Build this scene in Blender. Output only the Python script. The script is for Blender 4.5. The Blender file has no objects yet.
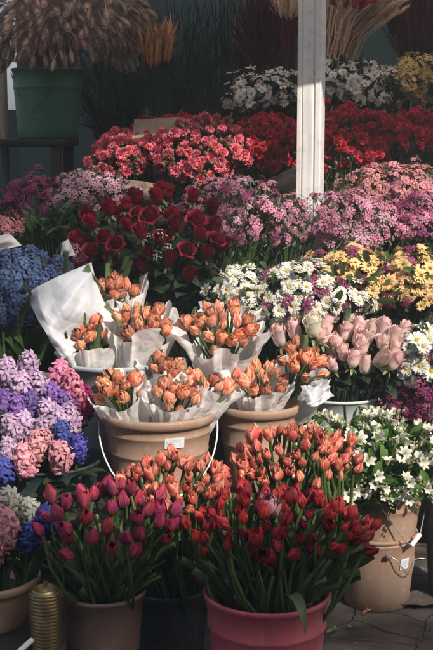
import bpy, math, random
from mathutils import Vector, Matrix, Quaternion, noise
PI = math.pi
R = math.radians
sc = bpy.context.scene
COL = sc.collection
rng = random.Random(7)

# ------------------------------------------------------------------ camera
CAM_H, PITCH, FPX = 1.45, R(9), 1200.0
cd = bpy.data.cameras.new('camera'); cam = bpy.data.objects.new('camera', cd); COL.objects.link(cam)
cam.location = (0, 0, CAM_H); cam.rotation_euler = (R(90) - PITCH, 0, 0)
cd.sensor_fit = 'VERTICAL'; cd.sensor_height = 36; cd.lens = FPX / 650 * 36; cd.clip_end = 500; cd.clip_start = 0.05
sc.camera = cam

def W(px, py, d):
    """a point of the stall at distance d in front of the photographer"""
    x = (px - 216.5) / FPX; v = (325 - py) / FPX
    dy = math.cos(PITCH) + v * math.sin(PITCH); dz = -math.sin(PITCH) + v * math.cos(PITCH)
    t = d / dy
    return Vector((x * t, d, CAM_H + dz * t))
def S(d): return d / FPX

# ------------------------------------------------------------------ materials
def new_mat(name):
    m = bpy.data.materials.new(name); m.use_nodes = True
    nt = m.node_tree; nt.nodes.clear()
    return m, nt, nt.nodes, nt.links
def out(nt, sock):
    o = nt.nodes.new('ShaderNodeOutputMaterial'); nt.links.new(sock, o.inputs['Surface'])
def c4(c): return (c[0], c[1], c[2], 1)

def petal_mat(name, base, tip, mid=None, var=0.25, hue=0.015, streak=0.35, trans=0.28, rough=0.55, edge=None):
    m, nt, N, L = new_mat(name)
    uv = N.new('ShaderNodeUVMap'); sep = N.new('ShaderNodeSeparateXYZ'); L.new(uv.outputs[0], sep.inputs[0])
    ramp = N.new('ShaderNodeValToRGB'); L.new(sep.outputs['Y'], ramp.inputs[0])
    e = ramp.color_ramp.elements
    e[0].color = c4(base); e[1].color = c4(tip); e[0].position = 0.05; e[1].position = 0.95
    if mid:
        k = e.new(0.5); k.color = c4(mid)
    col = ramp.outputs[0]
    if edge:
        a = N.new('ShaderNodeMath'); a.operation = 'SUBTRACT'; L.new(sep.outputs['X'], a.inputs[0]); a.inputs[1].default_value = 0.5
        b = N.new('ShaderNodeMath'); b.operation = 'ABSOLUTE'; L.new(a.outputs[0], b.inputs[0])
        mr = N.new('ShaderNodeMapRange'); L.new(b.outputs[0], mr.inputs[0]); mr.inputs[1].default_value = 0.22; mr.inputs[2].default_value = 0.5
        mx = N.new('ShaderNodeMix'); mx.data_type = 'RGBA'; L.new(mr.outputs[0], mx.inputs[0]); L.new(col, mx.inputs[6]); mx.inputs[7].default_value = c4(edge)
        col = mx.outputs[2]
    oi = N.new('ShaderNodeObjectInfo')
    mp = N.new('ShaderNodeMapping'); L.new(uv.outputs[0], mp.inputs[0]); mp.inputs['Scale'].default_value = (16, 1.6, 1)
    geo = N.new('ShaderNodeTexCoord')
    addv = N.new('ShaderNodeVectorMath'); addv.operation = 'MULTIPLY_ADD'; L.new(geo.outputs['Object'], addv.inputs[0]); addv.inputs[1].default_value = (40, 40, 40); L.new(mp.outputs[0], addv.inputs[2])
    nz = N.new('ShaderNodeTexNoise'); L.new(addv.outputs[0], nz.inputs['Vector']); nz.inputs['Scale'].default_value = 1.0; nz.inputs['Detail'].default_value = 3
    hs = N.new('ShaderNodeHueSaturation'); L.new(col, hs.inputs['Color'])
    m1 = N.new('ShaderNodeMapRange'); L.new(nz.outputs[0], m1.inputs[0]); m1.inputs[1].default_value = 0.3; m1.inputs[2].default_value = 0.7
    m1.inputs[3].default_value = 1 - streak; m1.inputs[4].default_value = 1 + streak * 0.6
    m2 = N.new('ShaderNodeMapRange'); L.new(oi.outputs['Random'], m2.inputs[0]); m2.inputs[3].default_value = 1 - var; m2.inputs[4].default_value = 1 + var
    mm = N.new('ShaderNodeMath'); mm.operation = 'MULTIPLY'; L.new(m1.outputs[0], mm.inputs[0]); L.new(m2.outputs[0], mm.inputs[1])
    L.new(mm.outputs[0], hs.inputs['Value'])
    w = N.new('ShaderNodeMath'); w.operation = 'MULTIPLY'; w.inputs[1].default_value = 7.31; L.new(oi.outputs['Random'], w.inputs[0])
    fr = N.new('ShaderNodeMath'); fr.operation = 'FRACT'; L.new(w.outputs[0], fr.inputs[0])
    m3 = N.new('ShaderNodeMapRange'); L.new(fr.outputs[0], m3.inputs[0]); m3.inputs[3].default_value = 0.5 - hue; m3.inputs[4].default_value = 0.5 + hue
    L.new(m3.outputs[0], hs.inputs['Hue'])
    p = N.new('ShaderNodeBsdfPrincipled'); L.new(hs.outputs[0], p.inputs['Base Color']); p.inputs['Roughness'].default_value = rough
    p.inputs['Specular IOR Level'].default_value = 0.3
    if trans > 0:
        t = N.new('ShaderNodeBsdfTranslucent'); L.new(hs.outputs[0], t.inputs[0])
        ms = N.new('ShaderNodeMixShader'); ms.inputs[0].default_value = trans; L.new(p.outputs[0], ms.inputs[1]); L.new(t.outputs[0], ms.inputs[2])
        out(nt, ms.outputs[0])
    else: out(nt, p.outputs[0])
    return m

def plain_mat(name, col, col2=None, scale=8, rough=0.6, metal=0, bump=0.0, bscale=60, spec=0.4, coord='Object', stretch=(1, 1, 1), detail=5):
    m, nt, N, L = new_mat(name)
    tc = N.new('ShaderNodeTexCoord'); mp = N.new('ShaderNodeMapping'); L.new(tc.outputs[coord], mp.inputs[0]); mp.inputs['Scale'].default_value = stretch
    nz = N.new('ShaderNodeTexNoise'); nz.inputs['Scale'].default_value = scale; nz.inputs['Detail'].default_value = detail; L.new(mp.outputs[0], nz.inputs['Vector'])
    rp = N.new('ShaderNodeValToRGB'); L.new(nz.outputs[0], rp.inputs[0]); rp.color_ramp.elements[0].position = 0.32; rp.color_ramp.elements[1].position = 0.68
    rp.color_ramp.elements[0].color = c4(col); rp.color_ramp.elements[1].color = c4(col2 or col)
    p = N.new('ShaderNodeBsdfPrincipled'); L.new(rp.outputs[0], p.inputs['Base Color'])
    p.inputs['Roughness'].default_value = rough; p.inputs['Metallic'].default_value = metal; p.inputs['Specular IOR Level'].default_value = spec
    mr = N.new('ShaderNodeMapRange'); L.new(nz.outputs[0], mr.inputs[0]); mr.inputs[3].default_value = max(0.05, rough - 0.12); mr.inputs[4].default_value = min(1, rough + 0.12); L.new(mr.outputs[0], p.inputs['Roughness'])
    if bump > 0:
        n2 = N.new('ShaderNodeTexNoise'); n2.inputs['Scale'].default_value = bscale; n2.inputs['Detail'].default_value = 6; L.new(mp.outputs[0], n2.inputs['Vector'])
        b = N.new('ShaderNodeBump'); b.inputs['Strength'].default_value = bump; b.inputs['Distance'].default_value = 0.01; L.new(n2.outputs[0], b.inputs['Height']); L.new(b.outputs[0], p.inputs['Normal'])
    out(nt, p.outputs[0])
    return m

def worn_mat(name, col, col2, dirt=(0.20, 0.17, 0.14), amount=.35, rough=.5, scale=4, spec=.4, streak=1.0):
    """plastic or paint with faded patches, splashes of dried mud, water streaks and fine scratches"""
    m, nt, N, L = new_mat(name)
    tc = N.new('ShaderNodeTexCoord')
    oi = N.new('ShaderNodeObjectInfo'); off = N.new('ShaderNodeVectorMath'); off.operation = 'MULTIPLY_ADD'; L.new(oi.outputs['Random'], off.inputs[0]); off.inputs[1].default_value = (30, 20, 10); L.new(tc.outputs['Object'], off.inputs[2])
    def nz(sc_, stretch=(1, 1, 1), det=6):
        mp = N.new('ShaderNodeMapping'); L.new(off.outputs[0], mp.inputs[0]); mp.inputs['Scale'].default_value = stretch
        n = N.new('ShaderNodeTexNoise'); n.inputs['Scale'].default_value = sc_; n.inputs['Detail'].default_value = det; n.inputs['Roughness'].default_value = .62; L.new(mp.outputs[0], n.inputs['Vector']); return n.outputs[0]
    def rng_(sock, a, b, c=0, d=1):
        r = N.new('ShaderNodeMapRange'); L.new(sock, r.inputs[0]); r.inputs[1].default_value = a; r.inputs[2].default_value = b; r.inputs[3].default_value = c; r.inputs[4].default_value = d; return r.outputs[0]
    def mul(a, b):
        q = N.new('ShaderNodeMath'); q.operation = 'MULTIPLY'; L.new(a, q.inputs[0])
        if isinstance(b, float): q.inputs[1].default_value = b
        else: L.new(b, q.inputs[1])
        return q.outputs[0]
    def mix(f, a, b):
        q = N.new('ShaderNodeMix'); q.data_type = 'RGBA'; L.new(f, q.inputs[0])
        for k, v in ((6, a), (7, b)):
            if isinstance(v, tuple): q.inputs[k].default_value = c4(v)
            else: L.new(v, q.inputs[k])
        return q.outputs[2]
    base = mix(rng_(nz(scale), .35, .65), col, col2)
    splash = mul(rng_(nz(38), .54, .66), amount)
    film = mul(rng_(nz(7), .45, .72), amount * .8)
    drip = mul(rng_(nz(22, (1, 1, .06)), .55, .70), amount * streak)
    c = mix(film, base, dirt); c = mix(drip, c, dirt); c = mix(splash, c, dirt)
    p = N.new('ShaderNodeBsdfPrincipled'); L.new(c, p.inputs['Base Color']); p.inputs['Specular IOR Level'].default_value = spec
    L.new(rng_(nz(16), .3, .7, rough - .12, rough + .22), p.inputs['Roughness'])
    b = N.new('ShaderNodeBump'); b.inputs['Strength'].default_value = .18; b.inputs['Distance'].default_value = .004; L.new(nz(60), b.inputs['Height']); L.new(b.outputs[0], p.inputs['Normal'])
    out(nt, p.outputs[0]); return m

def leaf_mat(name, a, b, trans=0.25, rough=0.45):
    return petal_mat(name, a, b, var=0.3, hue=0.012, streak=0.4, trans=trans, rough=rough)

def paper_mat(name, col, col2, trans=0.35, bump=0.5, bscale=28):
    m, nt, N, L = new_mat(name)
    tc = N.new('ShaderNodeTexCoord')
    nz = N.new('ShaderNodeTexNoise'); nz.inputs['Scale'].default_value = 9; nz.inputs['Detail'].default_value = 6; L.new(tc.outputs['Object'], nz.inputs['Vector'])
    rp = N.new('ShaderNodeValToRGB'); L.new(nz.outputs[0], rp.inputs[0]); rp.color_ramp.elements[0].position = 0.35; rp.color_ramp.elements[1].position = 0.65
    rp.color_ramp.elements[0].color = c4(col); rp.color_ramp.elements[1].color = c4(col2)
    vo = N.new('ShaderNodeTexVoronoi'); vo.feature = 'DISTANCE_TO_EDGE'; vo.inputs['Scale'].default_value = bscale; L.new(tc.outputs['Object'], vo.inputs['Vector'])
    n2 = N.new('ShaderNodeTexNoise'); n2.inputs['Scale'].default_value = bscale * 1.5; n2.inputs['Detail'].default_value = 5; L.new(tc.outputs['Object'], n2.inputs['Vector'])
    ad = N.new('ShaderNodeMath'); ad.operation = 'ADD'; L.new(vo.outputs[0], ad.inputs[0]); L.new(n2.outputs[0], ad.inputs[1])
    b = N.new('ShaderNodeBump'); b.inputs['Strength'].default_value = bump; b.inputs['Distance'].default_value = 0.012; L.new(ad.outputs[0], b.inputs['Height'])
    p = N.new('ShaderNodeBsdfPrincipled'); L.new(rp.outputs[0], p.inputs['Base Color']); p.inputs['Roughness'].default_value = 0.6; L.new(b.outputs[0], p.inputs['Normal'])
    t = N.new('ShaderNodeBsdfTranslucent'); L.new(rp.outputs[0], t.inputs[0]); L.new(b.outputs[0], t.inputs['Normal'])
    ms = N.new('ShaderNodeMixShader'); ms.inputs[0].default_value = trans; L.new(p.outputs[0], ms.inputs[1]); L.new(t.outputs[0], ms.inputs[2])
    out(nt, ms.outputs[0])
    return m

def cello_mat(name):
    m, nt, N, L = new_mat(name)
    tc = N.new('ShaderNodeTexCoord')
    n2 = N.new('ShaderNodeTexNoise'); n2.inputs['Scale'].default_value = 9; n2.inputs['Detail'].default_value = 3; L.new(tc.outputs['Object'], n2.inputs['Vector'])
    b = N.new('ShaderNodeBump'); b.inputs['Strength'].default_value = 0.8; b.inputs['Distance'].default_value = 0.01; L.new(n2.outputs[0], b.inputs['Height'])
    g = N.new('ShaderNodeBsdfPrincipled'); g.inputs['Base Color'].default_value = (0.75, 0.75, 0.75, 1); g.inputs['Roughness'].default_value = 0.25; L.new(b.outputs[0], g.inputs['Normal'])
    t = N.new('ShaderNodeBsdfTransparent')
    ms = N.new('ShaderNodeMixShader'); ms.inputs[0].default_value = 0.07; L.new(t.outputs[0], ms.inputs[1]); L.new(g.outputs[0], ms.inputs[2])
    out(nt, ms.outputs[0])
    return m

M = {}
M['tulip_orange'] = petal_mat('orange_tulip_petal', (0.76, 0.52, 0.32), (0.86, 0.33, 0.18), mid=(0.80, 0.16, 0.065), edge=(0.90, 0.60, 0.42), streak=0.6, var=.32, hue=.012)
M['tulip_coral'] = petal_mat('coral_tulip_petal', (0.55, 0.20, 0.10), (0.78, 0.21, 0.13), mid=(0.62, 0.065, 0.075), edge=(0.88, 0.46, 0.30), streak=0.6, hue=0.005)
M['tulip_red'] = petal_mat('red_tulip_petal', (0.26, 0.06, 0.03), (0.36, 0.016, 0.024), mid=(0.28, 0.010, 0.018), edge=(0.44, 0.04, 0.04), var=0.55, streak=0.65, hue=0.005)
M['tulip_wine'] = petal_mat('wine_tulip_petal', (0.20, 0.06, 0.09), (0.42, 0.02, 0.07), mid=(0.22, 0.035, 0.085), edge=(0.46, 0.07, 0.13), var=0.35)
M['tulip_pink'] = petal_mat('pink_ruffled_petal', (0.7, 0.5, 0.5), (0.78, 0.36, 0.42), mid=(0.75, 0.4, 0.45))
M['rose_red'] = petal_mat('red_rose_petal', (0.14, 0.004, 0.012), (0.30, 0.010, 0.028), var=0.3, streak=0.25, trans=0.15, hue=0.005)
M['rose_pink'] = petal_mat('pink_rose_petal', (0.86, 0.76, 0.66), (0.90, 0.64, 0.62), mid=(0.90, 0.70, 0.67), var=0.12, streak=0.15)
M['rose_cream'] = petal_mat('cream_rose_petal', (0.62, 0.62, 0.40), (0.80, 0.74, 0.62), var=0.1, streak=0.15)
M['carn_pink'] = petal_mat('coral_red_carnation_petal', (0.58, 0.06, 0.10), (0.82, 0.20, 0.25), var=0.25, streak=0.3, hue=0.005)
M['carn_red'] = petal_mat('red_carnation_petal', (0.38, 0.012, 0.03), (0.64, 0.04, 0.07), var=0.35, streak=0.3, hue=0.005)
M['daisy_white'] = petal_mat('white_daisy_petal', (0.62, 0.66, 0.48), (0.80, 0.79, 0.76), var=0.1, streak=0.12)
M['daisy_mauve'] = petal_mat('pale_mauve_daisy_petal', (0.70, 0.63, 0.58), (0.86, 0.78, 0.77), var=0.15, streak=0.15)
M['daisy_yellow'] = petal_mat('yellow_daisy_petal', (0.78, 0.50, 0.16), (0.84, 0.64, 0.33), var=0.18, streak=0.2)
M['daisy_gold'] = petal_mat('golden_daisy_petal', (0.56, 0.33, 0.09), (0.64, 0.45, 0.18), var=0.2, streak=0.2)
M['hy_lilac'] = petal_mat('lilac_hyacinth_petal', (0.36, 0.20, 0.44), (0.76, 0.58, 0.72), var=0.15)
M['hy_purple'] = petal_mat('purple_hyacinth_petal', (0.13, 0.06, 0.30), (0.30, 0.18, 0.48), var=0.2)
M['hy_pink'] = petal_mat('pink_hyacinth_petal', (0.64, 0.18, 0.28), (0.84, 0.50, 0.54), var=0.15)
M['hy_rose'] = petal_mat('rose_hyacinth_petal', (0.60, 0.10, 0.24), (0.84, 0.38, 0.48), var=0.15)
M['hy_blue'] = petal_mat('blue_hyacinth_petal', (0.03, 0.04, 0.26), (0.10, 0.12, 0.44), var=0.2)
M['hy_slate'] = petal_mat('slate_blue_hyacinth_petal', (0.04, 0.07, 0.18), (0.12, 0.18, 0.34), var=0.25)
M['hy_white'] = petal_mat('white_hyacinth_petal', (0.55, 0.58, 0.42), (0.76, 0.74, 0.66), var=0.1)
M['hy_mag'] = petal_mat('magenta_hyacinth_petal', (0.22, 0.01, 0.08), (0.38, 0.03, 0.14), var=0.15)
M['wax_pink'] = petal_mat('pink_waxflower_petal', (0.44, 0.08, 0.20), (0.72, 0.34, 0.46), var=0.3, hue=0.02)
M['wax_mag'] = petal_mat('magenta_waxflower_petal', (0.20, 0.02, 0.09), (0.38, 0.07, 0.20), var=0.3, hue=0.02)
M['wax_pale'] = petal_mat('pale_pink_waxflower_petal', (0.6, 0.22, 0.36), (0.76, 0.52, 0.60), var=0.2, hue=0.02)
M['wax_dusty'] = petal_mat('dusty_pink_spray_petal', (0.48, 0.12, 0.15), (0.72, 0.34, 0.36), var=0.25, hue=0.02)
M['freesia'] = petal_mat('white_freesia_petal', (0.62, 0.64, 0.40), (0.80, 0.79, 0.74), var=0.1, streak=0.12)
M['bud'] = petal_mat('green_bud', (0.22, 0.28, 0.09), (0.5, 0.52, 0.28), var=0.2)
M['gyp'] = petal_mat('tiny_white_petal', (0.6, 0.6, 0.55), (0.8, 0.8, 0.78), var=0.1)
M['centre_y'] = plain_mat('golden_flower_centre', (0.40, 0.22, 0.02), (0.55, 0.36, 0.04), scale=300, rough=0.8)
M['centre_d'] = plain_mat('dark_flower_centre', (0.10, 0.05, 0.03), (0.25, 0.12, 0.04), scale=300, rough=0.8)
M['stem'] = leaf_mat('stem_green', (0.05, 0.09, 0.025), (0.09, 0.15, 0.04))
M['leaf'] = leaf_mat('leaf_green', (0.035, 0.075, 0.025), (0.07, 0.12, 0.04))
M['leaf_tulip'] = leaf_mat('tulip_leaf_green', (0.075, 0.12, 0.05), (0.13, 0.18, 0.075), rough=0.4)
M['leaf_dark'] = leaf_mat('dark_leaf_green', (0.018, 0.035, 0.02), (0.035, 0.06, 0.03))
M['leaf_pale'] = leaf_mat('silvery_leaf_green', (0.10, 0.13, 0.08), (0.18, 0.21, 0.13))
M['leaf_lime'] = leaf_mat('fresh_leaf_green', (0.06, 0.13, 0.025), (0.13, 0.22, 0.05))
M['calyx'] = leaf_mat('calyx_green', (0.13, 0.18, 0.06), (0.28, 0.30, 0.14))
M['tail'] = petal_mat('dried_grass_head', (0.60, 0.42, 0.36), (0.80, 0.63, 0.55), var=0.3, hue=0.02, trans=0.1, rough=0.9)
M['tail_core'] = petal_mat('dried_grass_core', (0.46, 0.30, 0.25), (0.66, 0.48, 0.41), var=0.3, hue=0.02, trans=0.0, rough=0.9)
M['straw'] = petal_mat('tan_straw', (0.55, 0.36, 0.24), (0.72, 0.52, 0.36), var=0.3, trans=0.05, rough=0.8)
M['straw_red'] = petal_mat('red_dyed_straw', (0.20, 0.012, 0.02), (0.46, 0.04, 0.06), var=0.35, trans=0.05, rough=0.8)
M['straw_dark'] = petal_mat('dark_dried_grass', (0.018, 0.028, 0.030), (0.036, 0.048, 0.050), var=0.4, trans=0.05, rough=0.9)
M['straw_wine'] = petal_mat('wine_dried_grass', (0.06, 0.008, 0.015), (0.13, 0.014, 0.028), var=0.4, trans=0.05, rough=0.9)
M['rust'] = petal_mat('rust_dried_spike', (0.42, 0.18, 0.08), (0.58, 0.28, 0.13), var=0.2, trans=0.1, rough=0.9)
M['paper'] = paper_mat('white_tissue_paper', (0.86, 0.85, 0.84), (0.90, 0.89, 0.88), trans=.35, bump=.3)
M['paper_blue'] = paper_mat('cool_white_paper', (0.58, 0.60, 0.65), (0.68, 0.70, 0.74), bscale=30, trans=.2, bump=.15)
M['kraft'] = paper_mat('brown_kraft_paper', (0.24, 0.17, 0.13), (0.34, 0.25, 0.19), trans=0.15)
M['cello'] = cello_mat('clear_cellophane')
M['terra'] = worn_mat('tan_brown_plastic', (0.30, 0.185, 0.125), (0.37, 0.235, 0.165), dirt=(.42,.36,.30), amount=.45)
M['terra_dark'] = worn_mat('dark_brown_plastic', (0.17, 0.105, 0.085), (0.22, 0.14, 0.115), dirt=(.30,.25,.21), amount=.45)
M['pinkpot'] = worn_mat('raspberry_plastic', (0.42, 0.065, 0.095), (0.52, 0.10, 0.13), dirt=(.40,.22,.20), amount=.45)
M['green'] = worn_mat('green_plastic', (0.03, 0.12, 0.065), (0.045, 0.15, 0.085), dirt=(.16,.18,.14), amount=.35)
M['greytub'] = worn_mat('grey_blue_plastic', (0.30, 0.34, 0.38), (0.38, 0.42, 0.46), dirt=(.25,.24,.22), amount=.35)
M['darkpot'] = worn_mat('dark_teal_plastic', (0.016, 0.030, 0.036), (0.026, 0.042, 0.048), dirt=(.09,.09,.08), amount=.45)
M['enamel'] = plain_mat('pale_enamel', (0.52, 0.57, 0.60), (0.62, 0.66, 0.68), scale=6, rough=0.3, bump=0.03)
M['wire'] = plain_mat('galvanised_wire', (0.5, 0.5, 0.5), (0.6, 0.6, 0.6), rough=0.35, metal=0.7)
M['wire_white'] = plain_mat('white_coated_wire', (0.7, 0.7, 0.68), (0.78, 0.78, 0.76), rough=0.4)
M['white_plastic'] = plain_mat('white_plastic', (0.68, 0.68, 0.66), (0.76, 0.76, 0.74), rough=0.4)
M['gold'] = plain_mat('brass_ribbing', (0.26, 0.20, 0.10), (0.42, 0.33, 0.17), scale=30, rough=0.38, metal=0.85)
M['pole'] = worn_mat('white_painted_metal', (0.72, 0.71, 0.70), (0.80, 0.79, 0.78), dirt=(.42,.38,.34), amount=.45, rough=.42)
M['hole'] = plain_mat('rusty_bolt', (0.05, 0.035, 0.03), (0.10, 0.06, 0.04), scale=80, rough=0.7)
M['wood'] = plain_mat('dark_weathered_wood', (0.018, 0.017, 0.016), (0.04, 0.034, 0.03), scale=6, rough=0.8, bump=0.3, bscale=50, stretch=(0.6, 6, 6))
M['wood_pale'] = plain_mat('pale_weathered_wood', (0.24, 0.20, 0.17), (0.36, 0.30, 0.26), scale=8, rough=0.8, bump=0.3, bscale=50, stretch=(6, 6, 0.6))
M['panel'] = plain_mat('pale_blue_board', (0.50, 0.60, 0.66), (0.60, 0.68, 0.72), scale=4, rough=0.6)
M['wall'] = plain_mat('dark_teal_tarpaulin', (0.026, 0.055, 0.060), (0.042, 0.075, 0.080), scale=2.0, rough=0.75, bump=0.2, bscale=5)
M['awning'] = plain_mat('canvas_awning', (0.16, 0.17, 0.17), (0.22, 0.23, 0.23), scale=5, rough=0.9)
def canvas_mat():
    m, nt, N, L = new_mat('thin_canvas')
    p = N.new('ShaderNodeBsdfDiffuse'); p.inputs[0].default_value = (.55, .58, .58, 1)
    t = N.new('ShaderNodeBsdfTranslucent'); t.inputs[0].default_value = (.74, .76, .74, 1)
    ms = N.new('ShaderNodeMixShader'); ms.inputs[0].default_value = .5; L.new(p.outputs[0], ms.inputs[1]); L.new(t.outputs[0], ms.inputs[2]); out(nt, ms.outputs[0])
    return m
M['awning'] = canvas_mat()
M['blocker'] = plain_mat('grey_blocker', (0.22, 0.21, 0.20), (0.30, 0.29, 0.27), scale=1.2, rough=0.9)
M['dark_backing'] = plain_mat('dark_blue_boards', (0.02, 0.045, 0.06), (0.035, 0.065, 0.08), scale=6, rough=.7, bump=.2, stretch=(5, 5, .5))
M['glass'] = plain_mat('dark_window_glass', (0.02, 0.025, 0.03), rough=0.1)
M['sticker'] = plain_mat('price_sticker_paper', (0.62, 0.66, 0.70), (0.74, 0.76, 0.78), scale=40, rough=0.6)
M['ink'] = plain_mat('grey_blue_ink', (0.40, 0.48, 0.58), rough=0.7)
M['soil'] = plain_mat('dark_soil', (0.015, 0.012, 0.010), (0.035, 0.027, 0.02), scale=60, rough=0.95, bump=0.8, bscale=80)
M['burlap'] = plain_mat('brown_paper_scrap', (0.12, 0.10, 0.09), (0.18, 0.155, 0.135), scale=12, rough=0.9, bump=0.5)

def ground_mat():
    m, nt, N, L = new_mat('dark_stone_pavement')
    tc = N.new('ShaderNodeTexCoord')
    n1 = N.new('ShaderNodeTexNoise'); n1.inputs['Scale'].default_value = 3.2; n1.inputs['Detail'].default_value = 8; L.new(tc.outputs['Object'], n1.inputs['Vector'])
    rp = N.new('ShaderNodeValToRGB'); L.new(n1.outputs[0], rp.inputs[0]); e = rp.color_ramp.elements
    e[0].position = 0.42; e[0].color = (0.075, 0.062, 0.056, 1); e[1].position = 0.60; e[1].color = (0.24, 0.205, 0.185, 1)
    n2 = N.new('ShaderNodeTexNoise'); n2.inputs['Scale'].default_value = 90; n2.inputs['Detail'].default_value = 8; L.new(tc.outputs['Object'], n2.inputs['Vector'])
    mx = N.new('ShaderNodeMix'); mx.data_type = 'RGBA'; mx.blend_type = 'MULTIPLY'; mx.inputs[0].default_value = 0.7; L.new(rp.outputs[0], mx.inputs[6])
    r2 = N.new('ShaderNodeValToRGB'); L.new(n2.outputs[0], r2.inputs[0]); r2.color_ramp.elements[0].position = 0.3; r2.color_ramp.elements[0].color = (0.45, 0.45, 0.45, 1); r2.color_ramp.elements[1].position = 0.7
    L.new(r2.outputs[0], mx.inputs[7])
    wv = N.new('ShaderNodeTexNoise'); wv.inputs['Scale'].default_value = 7; L.new(tc.outputs['Object'], wv.inputs['Vector'])
    dm = N.new('ShaderNodeVectorMath'); dm.operation = 'MULTIPLY_ADD'; L.new(wv.outputs['Color'], dm.inputs[0]); dm.inputs[1].default_value = (0.12, 0.12, 0); L.new(tc.outputs['Object'], dm.inputs[2])
    vo = N.new('ShaderNodeTexVoronoi'); vo.feature = 'DISTANCE_TO_EDGE'; vo.inputs['Scale'].default_value = 4.6; L.new(dm.outputs[0], vo.inputs['Vector'])
    cr = N.new('ShaderNodeMapRange'); L.new(vo.outputs[0], cr.inputs[0]); cr.inputs[1].default_value = 0.0; cr.inputs[2].default_value = 0.018
    m2 = N.new('ShaderNodeMix'); m2.data_type = 'RGBA'; L.new(cr.outputs[0], m2.inputs[0]); m2.inputs[6].default_value = (0.03, 0.025, 0.023, 1); L.new(mx.outputs[2], m2.inputs[7])
    p = N.new('ShaderNodeBsdfPrincipled'); L.new(m2.outputs[2], p.inputs['Base Color'])
    rr = N.new('ShaderNodeMapRange'); L.new(n1.outputs[0], rr.inputs[0]); rr.inputs[1].default_value = 0.38; rr.inputs[2].default_value = 0.6; rr.inputs[3].default_value = 0.35; rr.inputs[4].default_value = 0.85; L.new(rr.outputs[0], p.inputs['Roughness'])
    ad = N.new('ShaderNodeMath'); ad.operation = 'MULTIPLY_ADD'; L.new(n2.outputs[0], ad.inputs[0]); ad.inputs[1].default_value = 0.5; L.new(cr.outputs[0], ad.inputs[2])
    b = N.new('ShaderNodeBump'); b.inputs['Strength'].default_value = 0.7; b.inputs['Distance'].default_value = 0.008; L.new(ad.outputs[0], b.inputs['Height']); L.new(b.outputs[0], p.inputs['Normal'])
    out(nt, p.outputs[0])
    return m
M['ground'] = ground_mat()

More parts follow.
